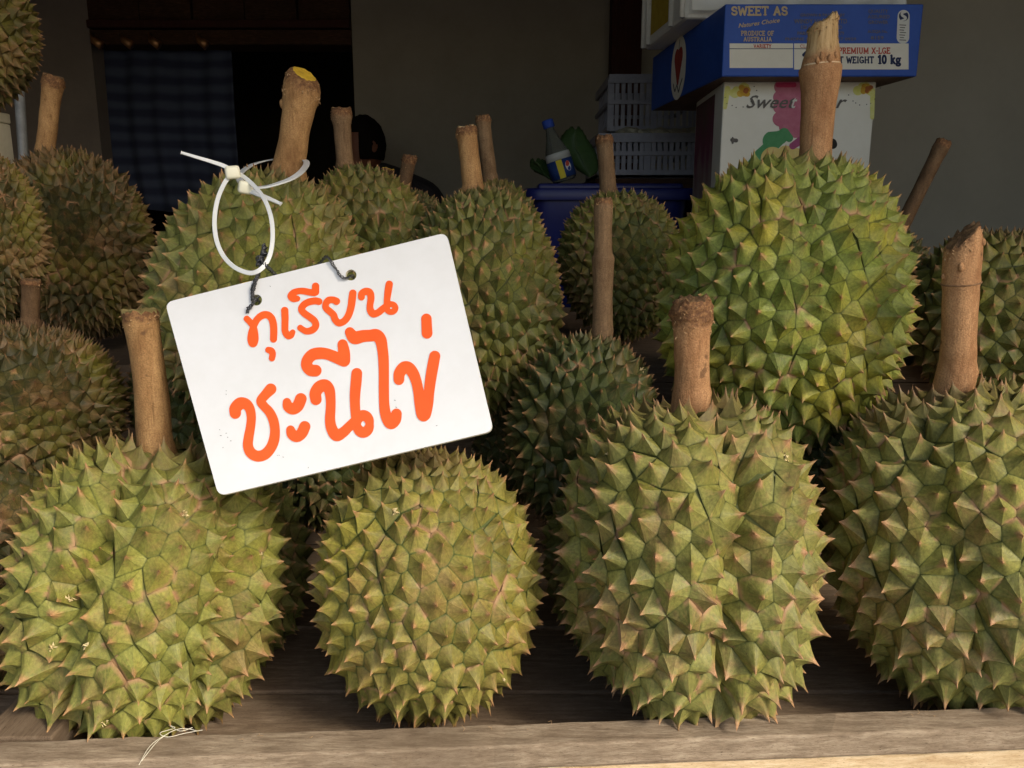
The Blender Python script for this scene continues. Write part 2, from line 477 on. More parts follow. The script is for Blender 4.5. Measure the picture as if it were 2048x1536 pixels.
# stroke font: cap height 1, each glyph (width, [polylines]); serif ends added
def arc(cx, cy, rx, ry, a0, a1, n=8):
    return [(cx + rx * math.cos(R(a0 + (a1 - a0) * k / n)), cy + ry * math.sin(R(a0 + (a1 - a0) * k / n))) for k in range(n + 1)]
GL = {
 'S': (.62, [arc(.31, .74, .24, .24, 20, 250) + arc(.31, .26, .26, .25, 70, -160)], [(.55, .72, .55, .9), (.05, .1, .05, .3)]),
 'W': (1.0, [[(.08, 1), (.28, 0), (.5, .8), (.72, 0), (.92, 1)]], [(0, 1, .2, 1), (.8, 1, 1, 1)]),
 'E': (.68, [[(.14, 0), (.14, 1)], [(.02, 1), (.6, 1)], [(.14, .52), (.45, .52)], [(.02, 0), (.62, 0)]], [(.6, 1, .6, .8), (.62, 0, .62, .22), (.45, .42, .45, .62)]),
 'T': (.7, [[(.35, 0), (.35, 1)], [(.04, 1), (.66, 1)]], [(.2, 0, .5, 0), (.04, 1, .04, .8), (.66, 1, .66, .8)]),
 'A': (.82, [[(.1, 0), (.41, 1), (.72, 0)], [(.22, .33), (.6, .33)]], [(0, 0, .22, 0), (.6, 0, .82, 0)]),
 'P': (.66, [[(.15, 0), (.15, 1)], [(.02, 1), (.36, 1)] + arc(.36, .74, .22, .26, 90, -90)[1:] + [(.15, .48)]], [(.02, 0, .3, 0)]),
 'R': (.76, [[(.15, 0), (.15, 1)], [(.02, 1), (.36, 1)] + arc(.36, .76, .2, .24, 90, -90)[1:] + [(.15, .52)], [(.38, .5), (.64, 0)]], [(.02, 0, .3, 0), (.58, 0, .76, 0)]),
 'O': (.8, [arc(.4, .5, .3, .5, 0, 360, 16)], []),
 '0': (.62, [arc(.31, .5, .22, .48, 0, 360, 16)], []),
 'D': (.78, [[(.15, 0), (.15, 1)], [(.02, 1), (.3, 1)] + arc(.3, .5, .36, .5, 90, -90)[1:] + [(.02, 0)]], []),
 'U': (.8, [[(.16, 1), (.16, .3)] + arc(.4, .28, .24, .28, 180, 360)[1:] + [(.64, 1)]], [(.02, 1, .3, 1), (.5, 1, .78, 1)]),
 'C': (.74, [arc(.4, .5, .32, .5, 45, 315, 14)], [(.62, .7, .62, .95)]),
 'F': (.62, [[(.14, 0), (.14, 1)], [(.02, 1), (.58, 1)], [(.14, .52), (.42, .52)]], [(.02, 0, .3, 0), (.58, 1, .58, .8)]),
 'L': (.62, [[(.14, 0), (.14, 1)], [(.02, 0), (.58, 0)]], [(.02, 1, .28, 1), (.58, 0, .58, .25)]),
 'I': (.36, [[(.18, 0), (.18, 1)]], [(.04, 0, .32, 0), (.04, 1, .32, 1)]),
 'N': (.84, [[(.14, 0), (.14, 1), (.68, 0), (.68, 1)]], [(.02, 0, .28, 0), (.02, 1, .2, 1), (.54, 1, .82, 1)]),
 'H': (.84, [[(.15, 0), (.15, 1)], [(.69, 0), (.69, 1)], [(.15, .5), (.69, .5)]], [(.02, 0, .3, 0), (.02, 1, .3, 1), (.55, 0, .83, 0), (.55, 1, .83, 1)]),
 'V': (.8, [[(.08, 1), (.4, 0), (.72, 1)]], [(0, 1, .22, 1), (.58, 1, .8, 1)]),
 'Y': (.78, [[(.08, 1), (.39, .48), (.7, 1)], [(.39, .48), (.39, 0)]], [(0, 1, .2, 1), (.58, 1, .78, 1), (.25, 0, .53, 0)]),
 'M': (1.0, [[(.15, 0), (.15, 1), (.5, .15), (.85, 1), (.85, 0)]], [(.02, 0, .28, 0), (.72, 0, .98, 0), (.02, 1, .18, 1), (.82, 1, .98, 1)]),
 'X': (.8, [[(.1, 1), (.7, 0)], [(.7, 1), (.1, 0)]], [(0, 0, .22, 0), (.58, 0, .8, 0), (0, 1, .22, 1), (.58, 1, .8, 1)]),
 'G': (.8, [arc(.4, .5, .32, .5, 45, 340, 14), [(.45, .42), (.72, .42), (.72, .1)]], []),
 'K': (.8, [[(.15, 0), (.15, 1)], [(.15, .4), (.62, 1)], [(.3, .58), (.66, 0)]], [(.02, 0, .3, 0), (.02, 1, .3, 1)]),
 '1': (.42, [[(.06, .8), (.24, .98), (.24, 0)]], [(.04, 0, .42, 0)]),
 '-': (.36, [[(.06, .45), (.3, .45)]], []),
 '/': (.36, [[(.02, -.05), (.32, 1.05)]], []),
 '.': (.24, [[(.1, .03), (.12, .03)]], []),
 '5': (.6, [[(.5, 1), (.14, 1), (.12, .58)] + arc(.28, .32, .24, .31, 120, -150)], []),
 '9': (.62, [arc(.31, .7, .22, .28, 0, 360, 12), [(.53, .7), (.45, .25), (.2, 0)]], []),
 '2': (.6, [arc(.3, .72, .24, .27, 160, -30) + [(.06, 0), (.56, 0)]], []),
 'B': (.72, [[(.15, 0), (.15, 1)], [(.02, 1), (.32, 1)] + arc(.34, .76, .2, .24, 90, -90)[1:] + [(.15, .52)], arc(.36, .27, .26, .26, 90, -90) + [(.02, 0)]], []),
 'k': (.66, [[(.14, 0), (.14, 1)], [(.14, .28), (.5, .66)], [(.26, .42), (.56, 0)]], [(.02, 0, .28, 0), (.02, 1, .14, 1), (.4, .66, .6, .66), (.44, 0, .66, 0)]),
 'g': (.62, [arc(.28, .42, .2, .22, 0, 360, 12), arc(.3, -.12, .26, .16, 0, 360, 12), [(.14, .24), (.16, .05), (.4, .02)], [(.4, .58), (.58, .64)]], []),
 ' ': (.38, [], []),
}
def text_strokes(txt, x, y, h, w=None, bold=0.085, slant=0.0, serif=True, dy=0.0):
    """baseline start (x, y) with y downwards (pixel-like units); returns strokes; stretched to width w"""
    adv = sum(GL[c][0] + .09 for c in txt)
    sx = (w / adv) if w else h
    out, cx = [], 0.0
    for c in txt:
        gw, pl, sf = GL[c]
        def T(px, py):
            u = (cx + px) * sx + slant * py * h
            return (x + u, y - py * h + dy * u)
        for p in pl:
            out.append([(*T(*q), bold * h) for q in p])
        if serif:
            for (a, b, c2, d) in sf:
                out.append([(*T(a, b), bold * h * .5), (*T(c2, d), bold * h * .5)])
        cx += gw + .09
    return out

def text_mesh(txt, mapf, height, name, mat, parent, slant=0.0, bold=0.0, width=None):
    """built-in font lettering; mapf(u, v) with u right, v up in units of cap height"""
    cu = bpy.data.curves.new('lettering', 'FONT')
    cu.body = txt
    cu.resolution_u = 2
    cu.offset = bold
    cu.shear = slant
    ob = bpy.data.objects.new('tmp', cu)
    col.objects.link(ob)
    dg = bpy.context.evaluated_depsgraph_get()
    me = bpy.data.meshes.new_from_object(ob.evaluated_get(dg))
    col.objects.unlink(ob)
    bpy.data.objects.remove(ob)
    vs = [v.co.copy() for v in me.vertices]
    fs = [tuple(p.vertices) for p in me.polygons]
    bpy.data.meshes.remove(me)
    mx = max(v.x for v in vs)
    sx = (width / mx) if width else height / 0.72
    sy = height / 0.72
    return mesh_obj(name, [mapf(v.x * sx, v.y * sy) for v in vs], fs, mat, parent)

# ================================================================== SETTING
BEAM_Z = CAMZ - 0.345
FLOOR_Z = CAMZ - 0.383

mb = MB(); mb.box(-60, 60, -60, 60, -0.3, 0.0)
tag(mb.build('ground', M['asphalt']), kind='structure')

# shop room: back wall with a doorway on the left, side walls, ceiling, awning over the stall front
YB = 3.7
def wx(px, Y, py=300): return at(px, py, Y).x
xl, xd0, xd1 = -2.6, wx(188, YB, 150), wx(707, YB, 150)
DW = at(300, 60, YB).z            # lower edge level of the lintel region
back = wempty('back_wall', (0, YB, 0)); tag(back, kind='structure')
mb = MB(); mb.box(xl, xd0, YB, YB + 0.15, 0, 2.9); mb.build('wall_panel', M['wall_dark'], back)
mb = MB(); mb.box(xd1, 3.0, YB, YB + 0.15, 0, 2.9); mb.build('wall_panel', M['wall'], back)
# inner room behind the doorway, its darkness put into near-black walls
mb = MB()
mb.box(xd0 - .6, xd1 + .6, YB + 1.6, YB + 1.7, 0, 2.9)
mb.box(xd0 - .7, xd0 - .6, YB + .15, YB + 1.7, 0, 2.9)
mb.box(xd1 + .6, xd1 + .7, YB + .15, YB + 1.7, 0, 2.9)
tag(mb.build('inner_room_wall', mottled('near_black_plaster', (0.016, 0.013, 0.012), (0.028, 0.022, 0.018), 5, 0.95, 0.0)), kind='structure')
# right partition wall, nearer than the back wall
YR = 2.35
xr0 = wx(1690, YR)
mb = MB(); mb.box(xr0, 3.0, YR, YR + 0.12, 0, 2.9)
tag(mb.build('partition_wall', mottled('khaki_plaster', (0.50, 0.445, 0.35), (0.56, 0.50, 0.40), 5, 0.9, 0.15)), kind='structure')
mb = MB(); mb.box(-2.75, -2.6, 0.35, YB + .15, 0, 2.9)
tag(mb.build('side_wall', M['wall_dark']), kind='structure')
mb = MB(); mb.box(3.0, 3.15, 0.35, YB + .15, 0, 2.9)
o = tag(mb.build('side_wall', M['wall']), kind='structure')
mb = MB(); mb.box(-2.75, 3.15, 0.2, YB + 1.8, 2.9, 3.0)
tag(mb.build('ceiling', M['brown_wood']), kind='structure')
for (fa, fb_) in ((-2.6, -1.3), (1.45, 3.0)):  # front wall added out of view; its opening holds back sky and sun
    mb = MB(); mb.box(fa, fb_, 0.2, 0.35, 0, 2.899)
    tag(mb.build('added_front_wall', M['wall_dark']), kind='structure')
mb = MB(); mb.box(-1.3, 1.45, 0.2, 0.35, 2.10, 2.899)
tag(mb.build('added_front_wall', M['wall_dark']), kind='structure')
mb = MB(); mb.box(-2.9, 3.3, -0.55, 0.198, 2.36, 2.40)
tag(mb.build('awning', mottled('awning_canvas', (0.16, 0.14, 0.11), (0.22, 0.19, 0.15), 3, 0.9, 0.0)),
    'grey canvas awning stretched out over the front of the fruit stall', 'awning')
# doorway lintel: two dark beams with small copper-coloured pieces put in as bright glints
lin = wempty('door_lintel', (0, YB, 2.0)); tag(lin, 'dark brown wooden lintel across the top of the black doorway', 'lintel')
zt0, zt1 = at(300, 44, YB).z, at(300, 60, YB).z
zt2, zt3 = at(300, 62, YB).z, at(300, 92, YB).z
mb = MB(); mb.box(xd0 + .012, xd1 + .0, YB - .05, YB + .12, zt1, zt0); mb.build('beam', M['maroon'], lin, bevel=.004)
mb = MB(); mb.box(xd0 + .012, xd1 + .0, YB - .03, YB + .14, zt3, zt1 - .004); mb.build('beam', M['brown_wood'], lin, bevel=.004)
for gx in (205, 265, 320, 415):
    mb = MB(); p = at(gx, 82, YB - .035); mb.tube([(p.x, YB - .045, p.z - .02), (p.x - .03, YB - .045, p.z), (p.x - .045, YB - .04, p.z + .03)], [.022, .016, .004], 6)
    mb.build('glint_piece', mottled('copper_glint', (0.30, 0.15, 0.07), (0.42, 0.22, 0.1), 30, 0.4, 0, metallic=.6), lin, True)
# dark planks above the lintel
up = wempty('lintel_boards', (0, YB, 2.3)); tag(up, 'dark vertical boards filling the space above the doorway lintel', 'board wall')
nb = 5
for k in range(nb):
    x0 = xd0 + (xd1 - xd0) * k / nb; x1 = xd0 + (xd1 - xd0) * (k + 1) / nb - .008
    mb = MB(); mb.box(x0, x1, YB - .01 * (k % 2), YB + .05, zt0 + .002, 2.9); mb.build('board', M['brown_wood'], up)

# striped blue curtain in the doorway
def curtain():
    t = NT('curtain_cloth')
    v = t.mapping()
    w = t.n('ShaderNodeTexWave', wave_type='BANDS', bands_direction='Z')
    w.inputs['Scale'].default_value = 4.6; w.inputs['Distortion'].default_value = 1.6; w.inputs['Detail'].default_value = 2
    t.l(v, w.inputs['Vector'])
    f = t.math('ADD', t.math('MULTIPLY', w.outputs['Fac'], .6), t.math('MULTIPLY', t.noise(v, 9, 4), .4))
    t.set(Base_Color=t.ramp(f, [(.3, (.03, .04, .085)), (.75, (.065, .085, .15))]), Roughness=.95)
    x0, x1 = wx(192, YB + .1, 200), wx(470, YB + .1, 200)
    z1, z0 = at(300, 97, YB + .1).z, at(300, 420, YB + .1).z
    V, Fc = [], []
    nx, nz = 60, 24
    for j in range(nz + 1):
        for i in range(nx + 1):
            u, w_ = i / nx, j / nz
            y = YB + .1 + .018 * math.sin(u * 34 + 1.5 * math.sin(w_ * 3)) * (1 - .5 * w_) + .01 * math.sin(u * 11)
            V.append((x0 + (x1 - x0) * u, y, z0 + (z1 - z0) * w_ + .01 * math.sin(u * 9)))
    for j in range(nz):
        for i in range(nx):
            a = j * (nx + 1) + i
            Fc.append((a, a + 1, a + nx + 2, a + nx + 1))
    c = mesh_obj('curtain', V, Fc, t.m, None, True)
    m = c.modifiers.new('thick', 'SOLIDIFY'); m.thickness = .003
    tag(c, 'dark blue striped curtain hanging in the left of the doorway', 'curtain')
curtain()

# maroon post on the back wall by the crates and left pole
mb = MB(); p0, p1 = at(1222, 80, YB - .08), at(1283, 80, YB - .08)
mb.box(p0.x, p1.x, YB - .10, YB - .004, 0, 2.9)
tag(mb.build('wall_post', M['maroon'], bevel=.004), 'dark maroon square post against the back wall above the white crates', 'post')
mb = MB(); a, b = at(30, 60, 1.35), at(46, 300, 1.35)
b2 = a + (b - a) * 3.2; b2.z = max(b2.z, 0)
q = a + (b - a) * ((0 - a.z) / (b.z - a.z)); a2 = a + (a - b) * 2.0
mb.tube([a2, q], .0075, 14)
tag(mb.build('metal_pole', mottled('galvanised', (.30, .31, .31), (.42, .43, .43), 60, .4, 0, metallic=.3), smooth=True), 'thin grey metal pole rising behind the left pile of durians', 'pole')
stand = wempty('cream_stand', (at(-80, 200, 1.0).x, 1.0, CAMZ - .17))
tag(stand, 'cream painted wooden stand at the far left edge holding up the topmost left durian', 'stand')
CRM = mottled('cream_paint', (.52, .48, .36), (.66, .61, .47), 20, .6, .1)
sx0, sx1, sz = at(-200, 200, 1.0).x, at(21, 230, 1.045).x, at(-75, 219, 1.0).z
mb = MB(); mb.box(sx0, sx1, .965, 1.045, sz - .012, sz); mb.build('top_board', CRM, stand, bevel=.002)
for ux in (sx0, sx1 - .014):
    mb = MB(); mb.box(ux, ux + .014, .967, 1.043, CAMZ - .169, sz - .0125); mb.build('side_board', CRM, stand, bevel=.002)
mb = MB(); mb.box(sx0 + .0145, sx1 - .0145, 1.028, 1.041, CAMZ - .169, sz - .0125); mb.build('back_board', CRM, stand)

# ------------------------------------------------------------------ display tray
RA = R(3.4)
e0, e1 = at(97, 1478, 0.5), None
def on_plane(px, py, z):
    d = ray(px, py)
    return d * ((z - CAMZ) / d.z) + Vector((0, 0, CAMZ))
bl, brr = on_plane(97, 1479, BEAM_Z), on_plane(2048, 1411, BEAM_Z)
fl, fr = on_plane(200, 1521, BEAM_Z), on_plane(2048, 1478, BEAM_Z)
ax = (brr - bl).normalized()
nrm = Vector((ax.y, -ax.x, 0))      # towards the viewer
wid = abs((fl - bl).dot(nrm) + (fr - brr).dot(nrm)) / 2 * .80
L0, L1 = -0.55, 1.15
tray = wempty('display_tray', (bl.x, bl.y, 0)); tag(tray, 'wooden display tray with grey-brown front rail holding the pile of durians', 'tray')
def plank(a, b, n, w, z0, z1, name, mat, seg=40, jit=.0006, seed=0):
    """plank along a-b (at its back edge), extending w along n; slightly uneven edges"""
    V, Fc = [], []
    for i in range(seg + 1):
        p = a + (b - a) * (i / seg)
        j = lambda s: jit * noise.noise(Vector((i * .9, s * 7.3, seed)))
        c = [(p + n * (j(1))), (p + n * (w + j(2)))]
        V += [Vector((c[0].x, c[0].y, z0)), Vector((c[1].x, c[1].y, z0)), Vector((c[1].x, c[1].y, z1 + j(3))), Vector((c[0].x, c[0].y, z1 + j(4)))]
    for i in range(seg):
        k = 4 * i
        for q in range(4):
            Fc.append((k + q, k + 4 + q, k + 4 + (q + 1) % 4, k + (q + 1) % 4))
    Fc.append((0, 1, 2, 3)); Fc.append((4 * seg + 3, 4 * seg + 2, 4 * seg + 1, 4 * seg))
    o = mesh_obj(name, V, Fc, mat, tray)
    m = o.modifiers.new('bevel', 'BEVEL'); m.width = .0016; m.segments = 2; m.limit_method = 'ANGLE'; m.angle_limit = R(50)
    return o
A0, A1 = bl + ax * L0, bl + ax * L1
S0 = bl - ax * 0.052
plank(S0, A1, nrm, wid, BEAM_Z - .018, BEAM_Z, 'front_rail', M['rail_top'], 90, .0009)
plank(S0 + nrm * .0, A1, nrm, wid - .0025, BEAM_Z - .075, BEAM_Z - .0185, 'front_board', M['rail_front'], 30, .0008)  # paler board set under the darker rail top
# left side rail receding from the corner
sd = Vector((-.02, 1, 0)).normalized(); sn = Vector((-1, -.02, 0))
plank(bl + ax * .0 + sd * .004, bl + sd * 1.0, sn, .05, BEAM_Z - .07, BEAM_Z - .001, 'side_rail', M['side_wood'], 30, .001)
# boards on the tray bottom
for k in range(8):
    y0 = .50 + k * .105
    plank(Vector((S0.x - .1, y0 + .1, 0)), Vector((1.2, y0 + .1, 0)), Vector((0, -1, 0)), .1, FLOOR_Z - .016, FLOOR_Z - .001 * (k % 2), 'bottom_board', M['floor_wood'], 10, .001, k)
# raised step at the back and legs
mb = MB(); mb.box(-1.3, 1.3, .90, .92, FLOOR_Z + .001, CAMZ - .19); mb.build('riser', M['floor_wood'], tray)
mb = MB(); mb.box(-1.3, 1.3, .90, 1.45, CAMZ - .189, CAMZ - .17); mb.build('step_board', M['floor_wood'], tray)
for (lx, ly) in ((-.55, .56), (1.1, .6), (-.55, 1.3), (1.1, 1.3)):
    mb = MB(); mb.box(lx - .035, lx + .035, ly - .035, ly + .035, 0, FLOOR_Z - .017); mb.build('leg', M['floor_wood'], tray)
mb = MB(); mb.box(-1.3, -1.27, .925, 1.45, 0, CAMZ - .19); mb.box(1.27, 1.3, .925, 1.45, 0, CAMZ - .19); mb.build('end_panel', M['floor_wood'], tray)

# ================================================================== DURIANS
def relax_points(n, seed, top=1.5, bot=0.8):
    g = np.random.default_rng(seed)
    def dens(z):
        th = np.arccos(np.clip(z, -1, 1))
        return 1 + top * np.exp(-(th / .55) ** 2) + bot * np.exp(-((PI - th) / .6) ** 2)
    mx = 1 + top + bot
    zz = np.linspace(-1, 1, 4001)
    cdf = np.cumsum(dens(zz)); cdf = (cdf - cdf[0]) / (cdf[-1] - cdf[0])
    z = np.interp((np.arange(n) + .5) / n, cdf, zz)
    ph = np.arange(n) * PI * (3 - math.sqrt(5)) + g.uniform(0, 6)
    rr = np.sqrt(np.clip(1 - z * z, 0, 1))
    P = np.stack([rr * np.cos(ph), rr * np.sin(ph), z], 1)
    P = P + g.normal(size=P.shape) * (0.8 / math.sqrt(n))
    P /= np.linalg.norm(P, axis=1)[:, None]
    for it in range(4):            # even out the spacing (Lloyd steps)
        P = np.array([np.mean(r_, 0) if len(r_) > 2 else c_ for c_, r_ in voronoi(P)])
        P /= np.linalg.norm(P, axis=1)[:, None]
    P = P + g.normal(size=P.shape) * (0.48 / math.sqrt(n))
    return P / np.linalg.norm(P, axis=1)[:, None]

def voronoi(P):
    bm = bmesh.new()
    vs = [bm.verts.new(p) for p in P]
    bm.verts.ensure_lookup_table(); bm.verts.index_update()
    bmesh.ops.convex_hull(bm, input=bm.verts[:], use_existing_faces=False)
    bmesh.ops.triangulate(bm, faces=bm.faces[:])
    bm.verts.ensure_lookup_table(); bm.verts.index_update()
    cells = []
    cc = {}
    for f in bm.faces:
        f.normal_update()
        n = f.normal.copy()
        if n.dot(f.verts[0].co) < 0: n = -n
        cc[f] = n.normalized()
    for v in bm.verts:
        c = v.co.normalized()
        u = c.orthogonal().normalized(); w = c.cross(u)
        L = sorted(((math.atan2(cc[f].dot(w), cc[f].dot(u)), cc[f]) for f in v.link_faces), key=lambda q: q[0])
        ring = [q[1] for q in L]
        # merge nearly coincident corners
        if len(ring) > 3:
            per = sum((ring[i] - ring[i - 1]).length for i in range(len(ring))) / len(ring)
            out = []
            for q in ring:
                if out and (q - out[-1]).length < per * .30:
                    continue
                out.append(q)
            if len(out) > 3 and (out[0] - out[-1]).length < per * .30: out.pop()
            full = ring
            ring = out
        cells.append((np.array(c), np.array([list(q) for q in ring])))
    bm.free()
    return cells

DUR = []     # visibility ellipses of already described durians

class Shape:
    def __init__(s, a, b, seed, lobe=.045, furrows=None, egg=0.0, dimple=.03):
        s.a, s.b, s.seed, s.lobe, s.egg, s.dimple = a, b, seed, lobe, egg, dimple
        g = random.Random(seed)
        s.f0 = g.uniform(0, 2 * PI) if furrows is None else furrows
        s.off = [g.uniform(-.16, .16) for _ in range(5)]
        s.box = 1.0
        s.lw = .15 if lobe < .2 else .17
        s.ph = [g.uniform(0, 6.28) for _ in range(6)]
    def __call__(s, d):
        x, y, z = d[..., 0], d[..., 1], d[..., 2]
        x, y = np.asarray(x), np.asarray(y)
        th = np.arccos(np.clip(z, -1, 1)); ph = np.arctan2(y, x)
        k = np.ones_like(x)
        for i in range(5):
            a = s.f0 + i * 2 * PI / 5 + (s.off[i] if i else 0) + .12 * np.sin(th * 2 + i)
            dd = (ph - a + PI) % (2 * PI) - PI
            k -= s.lobe * np.exp(-(dd / s.lw) ** 2) * np.clip(np.sin(th), 0, 1) ** .6
        k += .018 * np.sin(3 * x + s.ph[0]) * np.sin(2.5 * z + s.ph[1]) + .014 * np.sin(4 * y + s.ph[2])
        w = (1 - s.egg * z) * np.clip(np.sin(th), .02, 1) ** (s.box - 1)
        zz = s.b * z * k - s.dimple * s.b * np.exp(-(th / .34) ** 2)
        return np.stack([s.a * x * k * w, s.a * y * k * w, zz], -1)

def durian(key, cx, cy, hw, hh, Y, stem, label, n=400, mat=None, spike=1.0, group='durians heaped in the tray',
           furrow=None, lobe=.045, egg=0.0, box=1.0, spikes_parts=300, detail=True, seed=0, sharp=1.7, lean_y=.022, soft=.38):
    c = at(cx, cy, Y)
    fw = fwd(c)
    el = math.atan2(CAMZ - c.z, c.y)
    H = hh * fw / F
    A = hw * fw / F
    Bv = math.sqrt(max((H * H - (A * math.sin(el)) ** 2), (.6 * H) ** 2)) / math.cos(el)
    S_ = .085 * spike * math.sqrt(400 / n)            # spike allowance relative to radius
    a, b = A / (1 + S_ * 1.5), Bv / (1 + S_ * 1.3)
    # axis through the stem base
    if stem:
        sb = at(stem['base'][0], stem['base'][1], Y + stem.get('dy', 0.0))
        axv = Vector((sb.x - c.x, lean_y, b)).normalized()
    else:
        axv = Vector((0, lean_y, 1)).normalized()
    rot = Vector((0, 0, 1)).rotation_difference(axv)
    base = c - Vector((0, 0, Bv))
    root = empty('durian', base)
    tag(root, label, 'durian', group)
    Mrot = np.array(rot.to_matrix())
    cloc = np.array(c - base)
    sh = Shape(a, b, seed + 11, lobe, furrow, egg)
    sh.box = box
    def W(p):       # shape space -> local of root
        return p @ Mrot.T + cloc
    P = relax_points(n, seed + 100)
    cells = voronoi(P)
    # core of the rind showing in the grooves
    nu, nv = 56, 34
    V, Fc = [], []
    ds = []
    for j in range(nv + 1):
        th = PI * j / nv
        for i in range(nu):
            f = 2 * PI * i / nu
            ds.append((math.sin(th) * math.cos(f), math.sin(th) * math.sin(f), math.cos(th)))
    pts = W(sh(np.array(ds)) * .982)
    for j in range(nv):
        for i in range(nu):
            k, l = j * nu + i, j * nu + (i + 1) % nu
            Fc.append((k, k + nu, l + nu, l))
    core = mesh_obj('husk', pts.tolist(), Fc, mat, root, True)
    ca = core.data.attributes.new('rnd', 'FLOAT', 'POINT'); ca.data.foreach_set('value', [.3] * len(core.data.vertices))
    camp = np.array([0, 0, CAMZ]); wb = np.array(base)
    g = random.Random(seed + 5)
    items = []
    Rm = (a + b) / 2
    for (cd, ring) in cells:
        if len(ring) < 3: continue
        th = math.acos(max(-1, min(1, cd[2])))
        p0 = sh(cd)
        e = 1e-2
        u = np.cross(cd, [0.3, 0.5, .81]); u /= np.linalg.norm(u); w = np.cross(cd, u)
        pu = sh((cd + u * e) / np.linalg.norm(cd + u * e)); pw = sh((cd + w * e) / np.linalg.norm(cd + w * e))
        nr = np.cross(pu - p0, pw - p0); nr /= (np.linalg.norm(nr) + 1e-12)
        if nr.dot(cd) < 0: nr = -nr
        Bp = sh(ring)
        ctr = Bp.mean(0)
        rad = np.linalg.norm(Bp - ctr, axis=1).mean()
        if stem and th < stem['pr'] * fw / F / a * 1.0: continue
        radial = p0 / np.linalg.norm(p0)
        gd = nr * .62 + radial * .38 + np.array([0, 0, .30 * cd[2]]) + np.array([g.gauss(0, .06) for _ in range(3)])
        gd /= np.linalg.norm(gd)
        h = rad * (1.06 + .30 * abs(cd[2]) ** 2) * g.uniform(.9, 1.1) * spike
        pole = math.exp(-(th / .30) ** 2)
        ex = sharp + .35 * abs(cd[2]) ** 2 + g.uniform(-.08, .12)
        items.append((cd, p0, gd, h, Bp, ctr, rad, nr, pole, ex))
    def build_cell(it, V, Fc, T, Pn, Rn, fullq, U=None):
        cd, p0, gd, h, Bp, ctr, rad, nr, pole, ex = it
        k = len(Bp)
        if fullq:
            levels = (0.0, .14, .36, .66)
        else:
            levels = (0.0, .35)
        rv = g.random() * .94
        if g.random() < .035: h = h * .62; rv = .99
        bend = np.array([g.gauss(0, .06), g.gauss(0, .06), g.gauss(0, .04) + .10 * cd[2]]) * h
        foot = (p0 * .5 + ctr * .5)
        apex = foot + gd * h + bend
        n0 = len(V)
        Bs = ctr + (Bp - ctr) * .978
        def lev(t, q, m=1.0):
            f = (1 - t ** 1.04) ** ex * m
            return foot + gd * h * t + bend * t * t + (q - foot) * f
        ridge = [g.random() < soft for _ in range(k)]
        def addv(p, t, uu=0.0):
            V.append(W(p)); T.append(t); Pn.append(pole); Rn.append(rv); U.append(uu)
            return len(V) - 1
        vid = {}
        tipid = {}
        def rv_id(j, side, li, t):      # ridge vertices, shared if soft
            key_ = (j, 0 if ridge[j] else side, li)
            if key_ not in vid:
                vid[key_] = addv(lev(t, Bs[j]), t, j + 0.0)
            return vid[key_]
        for j in range(k):
            j2 = (j + 1) % k
            mid = (Bs[j] + Bs[j2]) * .5
            L = []
            for li, t in enumerate(levels):
                row = [rv_id(j, 1, li, t)]
                if fullq:
                    row.append(addv(lev(t, mid + (mid - foot) * .05, 1.0 if t == 0 else (.97 if t < .3 else .91)), t, j + .5))
                row.append(rv_id(j2, -1, li, t))
                L.append(row)
            for li in range(len(L) - 1):
                for q in range(len(L[0]) - 1):
                    Fc.append((L[li][q], L[li][q + 1], L[li + 1][q + 1], L[li + 1][q]))
            ap = addv(apex, 1.0, j + .5)
            for q in range(len(L[0]) - 1):
                Fc.append((L[-1][q], L[-1][q + 1], ap))
    def finish(name, V, Fc, T, Pn, Rn, U):
        me = bpy.data.meshes.new(name)
        va = np.array(V, np.float32)
        me.from_pydata(va.tolist(), [], Fc)
        me.polygons.foreach_set('use_smooth', [True] * len(me.polygons))
        for nm, dat in (('tip', T), ('pole', Pn), ('rnd', Rn), ('fan', U)):
            at_ = me.attributes.new(nm, 'FLOAT', 'POINT'); at_.data.foreach_set('value', dat)
        me.update()
        return link_mesh(name, me, mat, root)
    # which spikes does the photograph show?
    cand = []
    for i, it in enumerate(items):
        pw = W(it[1]) + wb; ap = W(it[1] + it[2] * it[3]) + wb
        view = camp - pw
        nw = Mrot @ it[7]
        face = nw.dot(view) / np.linalg.norm(view)
        (q, fq), (qa, _) = proj(pw), proj(ap)
        size = it[6] * 2 * F / fq
        vis = face > -.15 and -10 < qa[0] < 2058 and -10 < qa[1] < 1546 and size > 12
        if vis:
            for (ox, oy, ohw, ohh, oY) in DUR:
                if oY < Y - .03 and ((qa[0] - ox) / (ohw * .88)) ** 2 + ((qa[1] - oy) / (ohh * .88)) ** 2 < 1:
                    vis = False; break
            if vis and Y > .53 and in_sign(qa): vis = False
        if vis: cand.append((size * (.4 + max(face, 0)), i))
    cand.sort(reverse=True)
    sel = set(i for _, i in cand[:spikes_parts])
    V, Fc, T, Pn, Rn, U0 = [], [], [], [], [], []
    for i, it in enumerate(items):
        if i in sel:
            v, f, t_, p_, r_, u_ = [], [], [], [], [], []
            build_cell(it, v, f, t_, p_, r_, detail, u_)
            finish('spike', v, f, t_, p_, r_, u_)
        else:
            build_cell(it, V, Fc, T, Pn, Rn, detail and Y < .7, U0)
    if V:
        tag(finish('spike_cover', V, Fc, T, Pn, Rn, U0), kind='stuff')
    DUR.append((cx, cy, hw, hh, Y))
